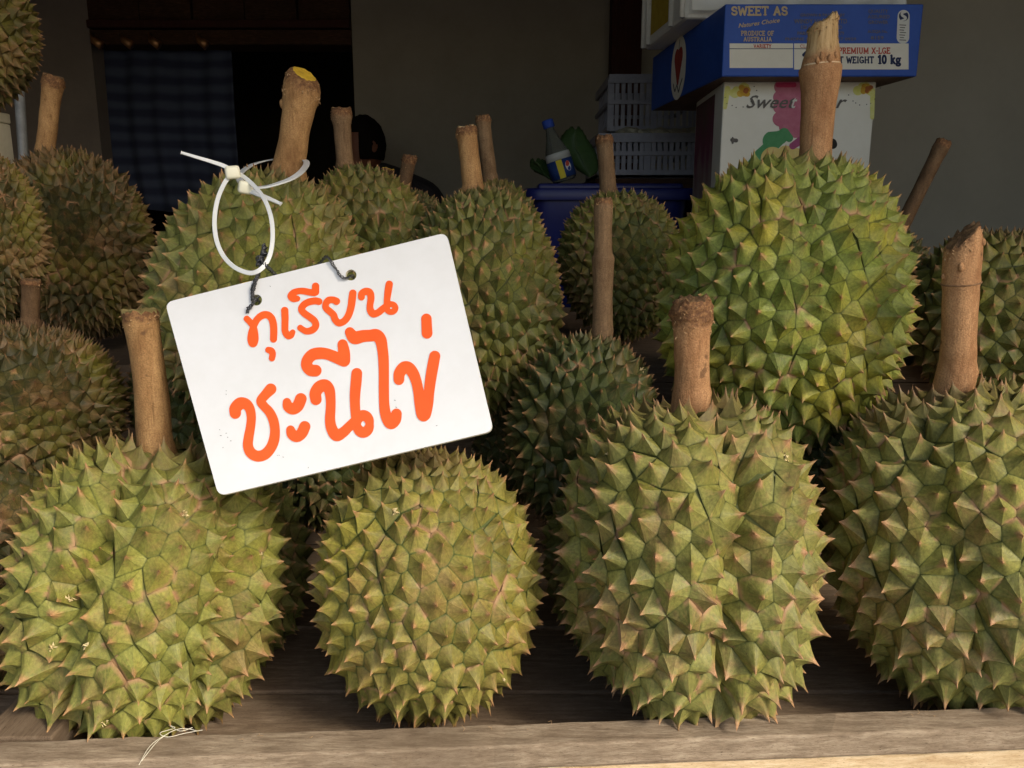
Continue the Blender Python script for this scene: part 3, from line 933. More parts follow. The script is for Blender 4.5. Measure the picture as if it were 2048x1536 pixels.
    if stem:
        # the stem starts inside the dimple
        tip0 = np.array([0, 0, sh(np.array([0, 0, 1.0]))[2]])
        b0 = Vector(W(tip0) + wb)
        pb = at(stem['base'][0], stem['base'][1], b0.y)
        top = at(stem['top'][0], stem['top'][1], pb.y + stem.get('ly', 0.0))
        make_stem(root, base, Vector((b0.x * .3 + pb.x * .7, b0.y, min(b0.z, pb.z) - .004)), pb, top, stem, fw, seed)
    return root

SIGN_Q = [(330, 605), (893, 465), (987, 862), (437, 992)]
def in_sign(q):
    s = True
    for i in range(4):
        a, b = SIGN_Q[i], SIGN_Q[(i + 1) % 4]
        if (b[0] - a[0]) * (q[1] - a[1]) - (b[1] - a[1]) * (q[0] - a[0]) < 0: s = False
    return s

def make_stem(root, base, b0, b1, top, st, fw, seed):
    """tapering bark covered stalk; st: pr base radius px, profile [(t, k)], rough (start of the frayed top), cut colour"""
    r0 = st['pr'] * fw / F
    r1 = st.get('tr', st['pr']) * fw / F
    prof = st.get('profile', [(0, 1.12), (.06, 1.0), (.5, .97), (.82, 1.0), (.92, 1.12), (1, 1.0)])
    ts, ks = [p[0] for p in prof], [p[1] for p in prof]
    bend = st.get('bend', 0.0)
    rough0 = st.get('rough', .84)
    slant = st.get('slant', (0.0, 0.0))
    nseg, nr = 46, 30
    axis = (top - b1)
    Lg = axis.length
    ad = axis.normalized()
    u = Vector((1, 0, 0)); u = (u - ad * u.dot(ad)).normalized(); w = ad.cross(u)   # w points away from the viewer
    V, Fc, Ra, Ba = [], [], [], []
    off = Vector((seed * 3.3, seed * 1.7, 0))
    under = (b1 - b0).length
    for i in range(-2, nseg + 1):
        t = i / nseg
        tt = max(t, 0)
        k = np.interp(tt, ts, ks)
        r = (r0 + (r1 - r0) * tt) * k
        cpt = b1 + ad * (Lg * tt) + u * (bend * r0 * math.sin(PI * tt))
        if i < 0: cpt = b1 + (b0 - b1) * (-i / 2)
        for q in range(nr):
            a = 2 * PI * q / nr
            ca, sa = math.cos(a), math.sin(a)
            nv = noise.noise(Vector((ca * 1.2, sa * 1.2, tt * 6)) + off) * .05
            rr = r * (1 + nv)
            hz = 0.0
            rg = max(0, (tt - rough0) / (1 - rough0 + 1e-6)) if rough0 < 1 else 0
            if rg > 0:
                fr = noise.noise(Vector((ca * 5, sa * 5, tt * 30)) + off)
                rr *= 1 + fr * .16 * st.get('fray', 1) * min(1, rg * 2)
                hz += noise.noise(Vector((ca * 4 + 9, sa * 4, 3)) + off) * .35 * r * min(1, rg) * st.get('fray', 1)
            hz += (ca * slant[0] + sa * slant[1]) * r * (max(0, (tt - .55) / .45) ** 1.5)
            V.append(cpt + u * (ca * rr) + w * (sa * rr) + ad * hz)
            Ra.append(min(1, rg * 1.3) * st.get('rot', .8))
            Ba.append(max(0, min(1, (tt - st['bare']) / .05 + .6 * noise.noise(Vector((ca * 2, sa * 2, 7))) )) if 'bare' in st else 0.0)
    rows = nseg + 3
    for i in range(rows - 1):
        for q in range(nr):
            a, b = i * nr + q, i * nr + (q + 1) % nr
            Fc.append((a, b, b + nr, a + nr))
    V = [v - base for v in V]
    me = bpy.data.meshes.new('stem')
    me.from_pydata([tuple(v) for v in V], [], Fc)
    me.polygons.foreach_set('use_smooth', [True] * len(me.polygons))
    a_ = me.attributes.new('rough', 'FLOAT', 'POINT'); a_.data.foreach_set('value', Ra)
    a_ = me.attributes.new('bare', 'FLOAT', 'POINT'); a_.data.foreach_set('value', Ba)
    so = link_mesh('stem', me, st['mat'], root)
    # cut end closing the top, slightly domed and fibrous
    last = V[(rows - 1) * nr:]
    cen = sum(last, Vector()) / nr
    CV, CF = [], []
    rings = [1.0, .86, .62, .35]
    for ri, k in enumerate(rings):
        for q in range(nr):
            a = 2 * PI * q / nr
            p = cen + (last[q] - cen) * k
            if ri: p += ad * (st.get('dome', .12) * r1 * (1 - k) + noise.noise(Vector((p.x * 900, p.y * 900, seed))) * r1 * .16 * st.get('fray', 1) + (.05 * r1 if ri == 1 else 0))
            CV.append(p)
    CV.append(cen + ad * st.get('dome', .12) * r1)
    for ri in range(len(rings) - 1):
        for q in range(nr):
            a, b = ri * nr + q, ri * nr + (q + 1) % nr
            CF.append((a, b, b + nr, a + nr))
    for q in range(nr):
        CF.append(((len(rings) - 1) * nr + q, (len(rings) - 1) * nr + (q + 1) % nr, len(CV) - 1))
    ce = mesh_obj('cut_end', CV, CF, st.get('cutmat', M['cut_brown']), so, True)
    # frayed fibres around the rough top
    nf = st.get('fibres', 26)
    if nf:
        g = random.Random(seed + 77)
        FV, FF = [], []
        for _ in range(nf):
            q = g.randrange(nr); ti = g.uniform(max(.6, rough0 - .02), 1.0)
            i = min(rows - 1, int((ti * nseg) + 2))
            p = V[i * nr + q]
            ax_c = (b1 - base) + ad * (Lg * ti)
            outv = (p - ax_c); outv = (outv - ad * outv.dot(ad)).normalized()
            tn = ad.cross(outv)
            ln = r0 * g.uniform(.08, .28); wd = r0 * g.uniform(.03, .09)
            d = (outv * g.uniform(.2, .7) + ad * g.uniform(-.9, .7) + tn * g.uniform(-.6, .6)).normalized()
            k = len(FV)
            FV += [p + tn * wd - outv * r0 * .05, p - tn * wd - outv * r0 * .05, p + d * ln, p + outv * wd * .8]
            FF += [(k, k + 1, k + 2), (k, k + 3, k + 2), (k + 1, k + 3, k + 2)]
        f = mesh_obj('bark_fibre', FV, FF, M['fibre'], so)
        f['kind'] = 'stuff'
    for (ti, ang, sz) in st.get('knobs', []):
        i = int(ti * nseg) + 2; q = int(ang / 360 * nr) % nr
        p = V[i * nr + q]
        bm = bmesh.new(); bmesh.ops.create_icosphere(bm, subdivisions=2, radius=r0 * sz)
        for v in bm.verts: v.co = Vector((v.co.x * .8, v.co.y * .8, v.co.z * 1.25)) * (1 + .2 * noise.noise(v.co * 400)) + p
        me2 = bpy.data.meshes.new('knob'); bm.to_mesh(me2); bm.free()
        me2.polygons.foreach_set('use_smooth', [True] * len(me2.polygons))
        link_mesh('knob', me2, st['mat'], so)
    for (ti, k, matk) in st.get('rings', []):
        cp = b1 + ad * (Lg * ti) + u * (bend * r0 * math.sin(PI * ti)) - base
        rr = (r0 + (r1 - r0) * ti) * k
        mbk = MB()
        pts = [cp + u * (math.cos(2 * PI * q / 24) * rr) + w * (math.sin(2 * PI * q / 24) * rr) + ad * (.06 * rr * math.sin(2 * PI * q / 24 + 1)) for q in range(25)]
        mbk.tube(pts, r0 * .055, 6, False)
        mesh_obj('joint_ring', mbk.v, mbk.f, M[matk], so, True)

M['cut_brown'] = mottled('stem_cut_brown', (0.12, 0.06, 0.03), (0.34, 0.20, 0.09), 260, 0.85, 0.8, 0.002)
M['cut_yellow'] = mottled('stem_cut_yellow', (0.50, 0.30, 0.03), (0.82, 0.55, 0.05), 120, 0.6, 0.3, 0.001)
M['cut_olive'] = mottled('stem_cut_olive', (0.20, 0.15, 0.045), (0.40, 0.31, 0.12), 260, 0.8, 0.8, 0.002)
M['cut_pale'] = mottled('stem_cut_pale', (0.42, 0.27, 0.13), (0.60, 0.42, 0.22), 160, 0.8, 0.6, 0.002)
M['fibre'] = mottled('bark_fibre', (0.25, 0.13, 0.06), (0.55, 0.36, 0.18), 300, 0.85, 0.0)
M['ring_brown'] = mottled('joint_brown', (0.16, 0.08, 0.04), (0.28, 0.16, 0.08), 200, 0.85, 0.0)
M['ring_pale'] = mottled('joint_pale', (0.62, 0.45, 0.26), (0.75, 0.60, 0.40), 200, 0.8, 0.0)
M['ring_yellow'] = mottled('joint_yellow', (0.50, 0.34, 0.06), (0.70, 0.52, 0.12), 200, 0.8, 0.0)
SM = [stem_mat(0), stem_mat(1, (0.15, 0.088, 0.045), (0.27, 0.17, 0.09)), stem_mat(2, (0.09, 0.05, 0.025), (0.17, 0.10, 0.05)),
      stem_mat(3, (0.32, 0.155, 0.068), (0.50, 0.28, 0.135))]
SMW = stem_mat(5, (0.42, 0.27, 0.12), (0.62, 0.43, 0.22), bump=.7)

GV = (0.070, 0.085, 0.020)
D_olive = durian_mat(1, (0.245, 0.240, 0.066), (0.150, 0.152, 0.036), brown=.45, groove=GV)
D_green = durian_mat(2, (0.245, 0.280, 0.066), (0.150, 0.185, 0.040), yellow=.95, brown=.25, groove=GV)
D_yel = durian_mat(3, (0.250, 0.218, 0.060), (0.165, 0.146, 0.036), brown=.5, yellow=.5, groove=(0.045, 0.085, 0.022))
D_red = durian_mat(4, (0.245, 0.232, 0.074), (0.150, 0.148, 0.042), tip=(0.52, 0.275, 0.15), brown=.55, tipw=.67, groove=GV)
D_dark = durian_mat(5, (0.075, 0.092, 0.028), (0.046, 0.058, 0.017), brown=.35, yellow=.05, groove=(.03, .04, .012))  # darker rind copy; the shade deep in the heap is set into its colour
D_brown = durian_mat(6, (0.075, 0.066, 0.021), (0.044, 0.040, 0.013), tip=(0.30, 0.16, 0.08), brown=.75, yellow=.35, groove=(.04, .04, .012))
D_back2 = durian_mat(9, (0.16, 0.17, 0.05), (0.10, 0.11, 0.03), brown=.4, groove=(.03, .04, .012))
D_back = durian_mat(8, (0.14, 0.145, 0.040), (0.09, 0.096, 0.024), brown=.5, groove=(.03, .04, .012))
D_sign = durian_mat(7, (0.185, 0.192, 0.056), (0.12, 0.13, 0.036), brown=.45, yellow=.25, tipw=.70, groove=GV)

# ---- front row (nearest first, so that those behind know what hides them)
durian('D', 1380, 1104, 277, 326, .575, dict(base=(1384, 785), top=(1383, 600), pr=34, tr=36, mat=SM[3], rough=.66, rot=1.0, fray=1.5, fibres=60,
       profile=[(0, 1.14), (.07, 1.03), (.3, .97), (.62, .98), (.74, 1.05), (.85, 1.12), (.94, 1.08), (1, .98)]),
       'large lobed durian with a short stem frayed dark brown at its top, front row', 460, D_red, seed=1, furrow=R(-82), lobe=.26, box=.60, spike=.98)
durian('A', 298, 1170, 274, 303, .575, dict(base=(309, 885), top=(278, 622), pr=34, tr=31, mat=SM[0], rough=.88, rot=.5, fibres=30, cutmat=M['cut_olive'],
       profile=[(0, 1.03), (.05, 1.0), (.35, .97), (.62, .94), (.8, .97), (.93, 1.05), (1, 1.04)], bend=.18),
       'broad round durian at the left front below the white sign\'s lower left corner', 440, D_olive, seed=2, furrow=R(-101), lobe=.24, box=.72)
durian('B', 856, 1168, 236, 285, .575, None,
       'yellowish durian with dark green grooves directly below the white sign', 400, D_yel, seed=3, lobe=.04, spike=.95)
durian('E', 1925, 1080, 285, 330, .60, dict(base=(1915, 742), top=(1926, 470), pr=33, tr=34, mat=SM[3], rough=.93, rot=.35, slant=(.8, 0), fibres=24, cutmat=M['cut_brown'],
       profile=[(0, 1.14), (.07, 1.0), (.4, .93), (.62, .97), (.66, 1.04), (.70, .99), (.85, 1.03), (.95, .95), (1, .85)], rings=[(.655, 1.03, 'ring_brown')], knobs=[(.82, 250, .22), (.75, 190, .16), (.9, 330, .2)]),
       'durian in the right front corner with a tall slant-cut stem', 460, D_red, seed=4, furrow=R(-60), lobe=.14, box=.72, spike=.98)
# lower layer just behind the front row
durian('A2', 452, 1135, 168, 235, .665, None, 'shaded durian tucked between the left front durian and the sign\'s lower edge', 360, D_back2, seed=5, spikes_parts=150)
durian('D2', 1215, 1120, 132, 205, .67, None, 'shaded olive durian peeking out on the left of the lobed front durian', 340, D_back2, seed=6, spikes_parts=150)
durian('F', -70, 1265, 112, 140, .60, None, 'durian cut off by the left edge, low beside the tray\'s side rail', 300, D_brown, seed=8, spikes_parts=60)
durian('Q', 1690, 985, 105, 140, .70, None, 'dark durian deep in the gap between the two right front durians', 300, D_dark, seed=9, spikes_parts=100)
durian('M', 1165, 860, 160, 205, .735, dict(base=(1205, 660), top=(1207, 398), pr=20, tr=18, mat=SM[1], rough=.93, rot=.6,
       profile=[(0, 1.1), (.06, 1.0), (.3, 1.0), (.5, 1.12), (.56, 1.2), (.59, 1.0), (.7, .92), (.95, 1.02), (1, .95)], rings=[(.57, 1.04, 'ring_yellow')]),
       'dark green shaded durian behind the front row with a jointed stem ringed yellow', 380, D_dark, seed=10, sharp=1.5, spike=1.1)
# ---- second layer
durian('N', 1570, 605, 256, 302, .755, dict(base=(1630, 318), top=(1647, 45), pr=33, tr=28, mat=SM[3], rough=.985, rot=.2, slant=(.55, 0), fray=1.6, fibres=40, cutmat=M['cut_pale'],
       profile=[(0, .95), (.08, .94), (.3, 1.02), (.5, 1.14), (.60, 1.3), (.66, 1.36), (.69, 1.3), (.70, 1.12), (.72, 1.2), (.78, 1.12), (.84, 1.0), (.9, .98), (1, .95)],
       rings=[(.698, 1.17, 'ring_pale')], bare=.76, knobs=[(.73, 280, .2), (.76, 255, .16), (.745, 300, .18), (.78, 262, .13), (.73, 245, .17)]),
       'large bright green durian whose tall jointed stem stands before the blue carton', 560, D_green, seed=12, lobe=.10, egg=.0, box=.78)
durian('C', 512, 585, 212, 262, .755, dict(base=(577, 342), top=(609, 148), pr=30, tr=32, mat=SM[0], rough=.76, rot=.45, fray=.35, slant=(-.35, .38), dome=.0, fibres=50, cutmat=M['cut_yellow'],
       profile=[(0, 1.2), (.07, 1.03), (.3, .92), (.55, .95), (.7, 1.04), (.8, 1.14), (.9, 1.12), (.97, .98), (1, .72)], knobs=[(.66, 190, .28), (.70, 175, .2)]),
       'durian carrying the white sign, its thick stem cut yellow and looped by a cable tie', 500, D_sign, seed=13, lobe=.05)
durian('K', 968, 600, 162, 236, .84, dict(base=(946, 375), top=(932, 255), pr=21, tr=20, mat=SM[0], rough=.80, rot=.6, fibres=30, cutmat=M['cut_pale']),
       'tall oval durian just right of the white sign\'s upper corner', 540, D_back, seed=14, sharp=1.35)
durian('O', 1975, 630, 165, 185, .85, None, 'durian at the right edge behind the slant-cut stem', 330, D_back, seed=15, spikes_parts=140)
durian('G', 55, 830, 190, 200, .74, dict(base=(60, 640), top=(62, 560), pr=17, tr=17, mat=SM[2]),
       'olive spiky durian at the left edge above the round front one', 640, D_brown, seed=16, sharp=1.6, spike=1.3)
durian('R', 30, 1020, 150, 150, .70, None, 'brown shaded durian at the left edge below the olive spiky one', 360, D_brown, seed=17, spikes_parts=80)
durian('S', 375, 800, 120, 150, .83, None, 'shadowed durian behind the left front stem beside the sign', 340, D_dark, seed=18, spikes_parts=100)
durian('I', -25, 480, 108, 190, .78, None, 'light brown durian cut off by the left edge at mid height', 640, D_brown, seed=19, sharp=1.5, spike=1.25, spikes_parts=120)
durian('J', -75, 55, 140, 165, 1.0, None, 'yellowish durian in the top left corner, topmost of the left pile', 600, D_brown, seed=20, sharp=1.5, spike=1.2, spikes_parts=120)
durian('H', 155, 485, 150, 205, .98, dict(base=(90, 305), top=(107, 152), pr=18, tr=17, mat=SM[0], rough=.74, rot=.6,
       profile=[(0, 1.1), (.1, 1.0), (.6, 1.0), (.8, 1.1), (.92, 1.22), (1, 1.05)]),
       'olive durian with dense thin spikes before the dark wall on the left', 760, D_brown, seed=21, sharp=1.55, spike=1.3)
durian('C2', 740, 500, 135, 185, .88, dict(base=(690, 332), top=(682, 218), pr=17, tr=17, mat=SM[1], rough=.78, rot=.6,
       profile=[(0, 1.12), (.1, 1.0), (.7, 1.0), (.86, 1.2), (1, 1.15)]),
       'durian half hidden behind the sign carrying durian, stem left of the person', 460, D_back, seed=22)
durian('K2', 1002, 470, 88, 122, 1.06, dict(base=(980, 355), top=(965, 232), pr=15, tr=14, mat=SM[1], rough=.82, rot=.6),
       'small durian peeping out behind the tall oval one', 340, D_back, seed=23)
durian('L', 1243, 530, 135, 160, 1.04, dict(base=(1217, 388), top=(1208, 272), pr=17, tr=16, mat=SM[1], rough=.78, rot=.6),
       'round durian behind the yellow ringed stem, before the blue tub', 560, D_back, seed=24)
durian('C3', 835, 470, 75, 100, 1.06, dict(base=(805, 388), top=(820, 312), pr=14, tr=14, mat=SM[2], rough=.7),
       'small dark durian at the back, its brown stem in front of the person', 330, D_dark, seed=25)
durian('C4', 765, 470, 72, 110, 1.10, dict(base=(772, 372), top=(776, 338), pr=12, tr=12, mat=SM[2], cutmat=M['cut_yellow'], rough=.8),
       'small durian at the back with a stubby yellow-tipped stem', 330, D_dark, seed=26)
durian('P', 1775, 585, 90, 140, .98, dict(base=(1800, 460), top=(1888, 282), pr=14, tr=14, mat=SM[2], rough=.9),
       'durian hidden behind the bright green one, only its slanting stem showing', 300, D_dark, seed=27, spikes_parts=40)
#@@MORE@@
durian('T', 655, 925, 120, 140, .80, None, 'added shadowed durian hidden behind the white sign above the yellowish front one', 300, D_dark, seed=31, spikes_parts=40)  # this and the next two are added to darken gaps behind the front row
durian('U', 1445, 900, 120, 130, .83, None, 'added shadowed durian between the bright green one and the lobed front one', 300, D_dark, seed=32, spikes_parts=40)
durian('V', 1050, 880, 110, 130, .90, None, 'added dark durian low behind the shaded jointed-stem one, deep in the pile', 300, D_dark, seed=33, spikes_parts=60)

# ================================================================== SIGN
sgTop, sgBot = .600, .520
def plane_from(points):
    a, b, c = points
    n = (b - a).cross(c - a).normalized()
    return a, n
# plane of the board: leans back, its foot nearer the viewer
pa, pn = plane_from([at(437, 992, .520), at(987, 862, .524), at(612, 535, .590)])
if pn.y > 0: pn = -pn
def sgn(px, py, off=0.0):
    d = ray(px, py); o = Vector((0, 0, CAMZ))
    t = (pa - o).dot(pn) / d.dot(pn)
    return o + d * t + pn * off
sign = wempty('sign_board', sgn(712, 927)); tag(sign, 'white plastic board with orange Thai lettering, hung by wire from a cable tie', 'sign', 'the price sign')
del sign['group']
# rounded outline in px
def rounded(Q, r, n=6):
    out = []
    for i in range(4):
        p0, p1, p2 = (np.array(Q[(i + k) % 4], float) for k in (-1, 0, 1))
        a = (p0 - p1) / np.linalg.norm(p0 - p1); b = (p2 - p1) / np.linalg.norm(p2 - p1)
        s, e = p1 + a * r, p1 + b * r
        for k in range(n + 1):
            t = k / n
            out.append(tuple((1 - t) ** 2 * s + 2 * t * (1 - t) * p1 + t * t * e))
    return out
outl = rounded(SIGN_Q, 17)
holes = [((513, 600), 11), ((702, 550), 11)]
TH = .003
bm = bmesh.new()
loops = [[bm.verts.new(sgn(*p)) for p in outl]]
for (hc, hr) in holes:
    loops.append([bm.verts.new(sgn(hc[0] + hr * math.cos(a), hc[1] + hr * math.sin(a))) for a in [2 * PI * k / 20 for k in range(20)]])
edges = []
for L in loops:
    for i in range(len(L)): edges.append(bm.edges.new((L[i - 1], L[i])))
bmesh.ops.triangle_fill(bm, use_beauty=True, use_dissolve=False, edges=edges, normal=pn)
# drop faces filling the holes
for f in list(bm.faces):
    c_ = f.calc_center_median()
    for (hc, hr) in holes:
        if (c_ - sgn(*hc)).length < hr / F * .55 * .8 and all((v.co - sgn(*hc)).length < hr / F * .75 for v in f.verts):
            bm.faces.remove(f); break
front_f = list(bm.faces)
V0 = [v.co.copy() for v in bm.verts]; bm.verts.index_update()
Ff = [tuple(v.index for v in f.verts) for f in bm.faces]
li = [[v.index for v in L] for L in loops]
bm.free()
nv_ = len(V0)
Vs = V0 + [v - pn * TH for v in V0]
Fs = list(Ff) + [tuple(i + nv_ for i in reversed(f)) for f in Ff]
mesh_obj('board', Vs, Fs, M['white_plastic'], sign)
EV, EF = [], []
for L in li:
    k = len(EV); m_ = len(L)
    EV += [V0[i] for i in L] + [V0[i] - pn * TH for i in L]
    EF += [(k + i, k + (i + 1) % m_, k + m_ + (i + 1) % m_, k + m_ + i) for i in range(m_)]
mesh_obj('board_edge', EV, EF, M['edge'], sign, True)

def z1(pts): return smooth_stroke([(480 + x / 6.0235, 550 + y / 6.0235, r / 6.0235) for x, y, r in pts])
def z2(pts): return smooth_stroke([(440 + x / 5.12, 640 + y / 5.12, r / 5.12) for x, y, r in pts])
def z3(pts): return smooth_stroke([(600 + x / 5.12, 620 + y / 5.12, r / 5.12) for x, y, r in pts])
def ringz(fz, cx, cy, rx, ry, r1, r2): return fz([(cx + rx * math.cos(a), cy + ry * math.sin(a), r1 + (r2 - r1) * abs(math.sin(a))) for a in [2 * PI * k / 16 for k in range(17)]])
letters = [
 ([z1([(85,530,38),(130,575,38),(168,625,40)]), z1([(165,640,44),(162,700,60),(160,770,68),(160,815,58)]), z1([(168,610,44),(212,535,42),(270,490,44),(330,482,44),(380,520,44),(404,590,44),(410,680,44),(407,775,42)])], 'orange letter, first of the upper line'),
 ([z1([(345,905,38),(380,918,42),(396,955,40),(388,1005,38)])], None),
 ([z1([(542,430,44),(546,520,43),(545,600,42),(548,680,42),(580,732,42),(615,725,42),(638,690,32)])], None),
 ([z1([(953,322,42),(900,314,42),(830,328,42),(772,362,42),(744,412,42),(775,462,42),(845,510,42),(903,560,42),(915,618,42),(875,664,42),(805,680,40),(752,655,36),(730,640,38)])], None),
 ([z1([(692,287,36),(645,285,44),(616,256,42),(650,218,42),(710,196,38),(780,198,40),(850,212,40),(900,214,44)]), z1([(914,138,44),(913,208,44)])], None),
 ([z1([(1165,320,44),(1125,302,40),(1070,308,42),(1037,350,40),(1040,402,40),(1085,442,42),(1130,485,42),(1150,540,42),(1195,580,42),(1260,555,42),(1308,490,43),(1340,390,44),(1354,290,46),(1362,222,44)])], None),
 ([z1([(1465,268,42),(1472,225,42),(1520,200,44),(1568,218,44),(1580,290,42),(1568,370,40),(1575,430,44),(1608,470,44),(1665,455,42),(1720,412,42),(1765,380,42)]), z1([(1800,114,44),(1788,190,44),(1776,280,40),(1770,380,38)]), ringz(z1, 1823, 401, 50, 47, 37, 36)], None),
 ([z2([(160,955,58),(163,905,62),(210,856,62),(268,862,56),(308,912,50),(324,1000,47),(315,1100,47),(297,1200,50),(290,1290,52),(320,1360,55),(385,1395,56),(460,1378,56),(520,1315,54),(556,1230,54),(566,1130,50),(550,1030,50),(510,945,48),(455,885,46),(422,830,48),(465,770,50),(522,710,58)])], None),
 ([z2([(688,842,42),(702,888,54),(750,912,58),(800,880,60),(830,810,60)])], None),
 ([z2([(725,1125,44),(742,1170,55),(790,1195,57),(840,1160,58),(870,1094,58)])], None),
 ([z2([(982,520,60),(930,515,60),(892,470,58),(900,410,58),(950,358,60),(1020,342,60),(1090,348,58),(1160,372,58),(1230,402,60),(1272,418,62)]), z2([(1258,252,52),(1272,330,60),(1276,415,60)])], None),
 ([z2([(985,815,58),(980,750,60),(1020,688,62),(1080,670,60),(1122,720,56),(1136,820,50),(1135,920,50),(1130,1020,52),(1145,1110,56),(1195,1182,60),(1265,1150,54),(1330,1088,50),(1395,1030,52)]), z2([(1403,548,55),(1396,640,56),(1386,750,54),(1384,850,51),(1390,950,50),(1398,1040,48)]), ringz(z3, 650, 1168, 66, 86, 42, 56)], None),
 ([z3([(512,228,50),(560,285,66),(640,270,62),(720,264,60),(785,262,64),(828,310,60),(846,400,55),(857,500,54),(861,650,52),(861,800,52),(864,950,52),(875,1050,55),(900,1125,58),(935,1160,62),(978,1125,58),(990,1065,54)])], None),
 ([z3([(1015,715,54),(1020,652,58),(1062,595,62),(1112,592,60),(1160,650,58),(1195,740,54),(1217,850,54),(1235,960,60),(1268,1075,68),(1306,960,60),(1322,850,54),(1337,730,56),(1358,600,58),(1382,475,56)])], None),
 ([z3([(1296,92,53),(1303,240,55)])], None),
]
for st_, lab in letters:
    print_obj('letter', st_, .8, lambda x, y: sgn(x, y, .0005), M['orange'], sign)
# small scuffs and specks on the board
gs = random.Random(5)
for _ in range(16):
    p = gs.choice([(447, 790), (452, 885), (450, 870), (785, 800), (875, 862), (535, 570), (560, 905), (620, 930)])
    px_, py_ = p[0] + gs.gauss(0, 6), p[1] + gs.gauss(0, 6)
    a_ = gs.uniform(0, 3.1)
    print_obj('scuff', [[(px_, py_, .55), (px_ + math.cos(a_) * gs.uniform(.5, 3), py_ + math.sin(a_) * 1.5, .4)]], .4, lambda x, y: sgn(x, y, .0003), M['wire'], sign)

# ---- twisted wires through the two holes
def twist(name, path, r, pitch, parent, mat, n=3, lay=1.0, loose=0):
    pts = catmull(path, 14)
    mbt = MB()
    g = random.Random(len(path) * 13)
    ph0 = g.uniform(0, 6)
    for sidx in range(n):
        out = []
        L = 0.0
        uu = Vector((1, 0, 0))
        for i, p in enumerate(pts):
            tdir = (pts[min(i + 1, len(pts) - 1)] - pts[max(i - 1, 0)]).normalized()
            uu = (uu - tdir * uu.dot(tdir)).normalized(); ww = tdir.cross(uu)
            if i: L += (p - pts[i - 1]).length
            a = ph0 + sidx * 2 * PI / n + L / pitch * 2 * PI
            k = r * lay * (1 + loose * noise.noise(p * 300 + Vector((sidx * 9, 0, 0))))
            out.append(p + uu * math.cos(a) * k + ww * math.sin(a) * k)
        mbt.tube(out, r * .62, 6)
    return mesh_obj(name, mbt.v, mbt.f, mat, parent, True)
wires = wempty('tie_wire', sgn(517, 600)); tag(wires, 'twisted dark grey wire knotted through the sign\'s two holes and round the cable tie', 'wire')
f1 = lambda px, py, o: sgn(px, py, o)
twist('strand', [f1(513, 601, -.004), f1(514, 600, .0012), f1(508, 610, .002), f1(498, 622, .002), f1(496, 627, .001)], .0007, .006, wires, M['wire'], 3, 1.2, .9)
twist('strand', [f1(519, 590, -.002), f1(512, 603, .0022), f1(505, 614, .003), f1(496, 619, .002)], .0006, .006, wires, M['wire'], 2, 1.2, .9)
twist('strand', [f1(508, 602, .0015), f1(507, 588, .002), f1(510, 575, .002), f1(513, 562, .0015), f1(517, 548, 0), f1(520, 534, -.001), f1(518, 520, -.002), f1(521, 505, -.004), f1(523, 488, -.006)], .00075, .007, wires, M['wire'], 4, 1.4, 1.2)
twist('strand', [f1(516, 530, -.001), f1(518, 516, -.002), f1(524, 506, -.003), f1(523, 494, -.005), f1(521, 483, -.006)], .0011, .008, wires, M['wire'], 4, 1.4, 1.2)
twist('strand', [f1(520, 512, 0), f1(527, 525, .001), f1(534, 533, .0005), f1(541, 540, -.002), f1(549, 549, -.006)], .0007, .006, wires, M['wire'], 3, 1.3, 1.0)
twist('strand', [f1(703, 553, -.003), f1(705, 553, .001), f1(696, 558, .002), f1(685, 556, .002), f1(677, 545, .002), f1(668, 531, .0022), f1(659, 518, .002), f1(650, 514, 0), f1(640, 520, -.003), f1(622, 527, -.006), f1(600, 540, -.007)], .0006, .008, wires, M['wire'], 3, 1.3, .9)
gold = wempty('gold_ring', f1(495, 560, 0)); tag(gold, 'thin gold wire ring looped behind the upper edge of the white sign', 'ring')
gp = [f1(493 + 18 * math.cos(a), 563 + 8 * math.sin(a) - 8 * math.cos(a) * .25, -.0055 + .0015 * math.sin(a)) for a in [2 * PI * k / 20 for k in range(21)]]
mbg = MB(); mbg.tube(catmull(gp, 3), .0009, 8); mbg.build('wire_loop', M['gold'], gold, True)

# ---- cable ties: flat ribbons with square heads
def ribbon(name, pts, w, th, parent, mat, upv=None):
    P_ = catmull(pts, 10)
    V_, F_ = [], []
    for i, p in enumerate(P_):
        tdir = (P_[min(i + 1, len(P_) - 1)] - P_[max(i - 1, 0)]).normalized()
        n_ = (upv(p) if upv else Vector((0, -1, 0)))
        s_ = tdir.cross(n_).normalized()
        n2 = s_.cross(tdir).normalized()
        taper = 1.0 if name == 'strap' else (1.05 - .5 * i / len(P_))
        for (a, b) in ((-w / 2, -th / 2), (w / 2, -th / 2), (w / 2, th / 2), (-w / 2, th / 2)):
            V_.append(p + s_ * a * taper + n2 * b)
        if i:
            k = 4 * i
            for q in range(4): F_.append((k - 4 + q, k - 4 + (q + 1) % 4, k + (q + 1) % 4, k + q))
    F_.append((0, 1, 2, 3)); k = len(V_) - 4; F_.append((k + 3, k + 2, k + 1, k))
    o = mesh_obj(name, V_, F_, mat, parent)
    m = o.modifiers.new('bevel', 'BEVEL'); m.width = th * .3; m.segments = 2; m.limit_method = 'ANGLE'
    return o
def head_box(name, px, py, Y, s, rz, parent):
    c_ = at(px, py, Y)
    mbh = MB(); mbh.box(-s * .62, s * .62, -s * .5, s * .5, -s * .55, s * .55)
    rm = Matrix.Rotation(rz, 4, 'Y') @ Matrix.Rotation(.4, 4, 'Z')
    mbh.v = [rm @ Vector(v) + c_ for v in mbh.v]
    o = mbh.build(name, M['nylon_head'], parent)
    m = o.modifiers.new('bevel', 'BEVEL'); m.width = s * .26; m.segments = 3
    for p in o.data.polygons: p.use_smooth = True
    return o
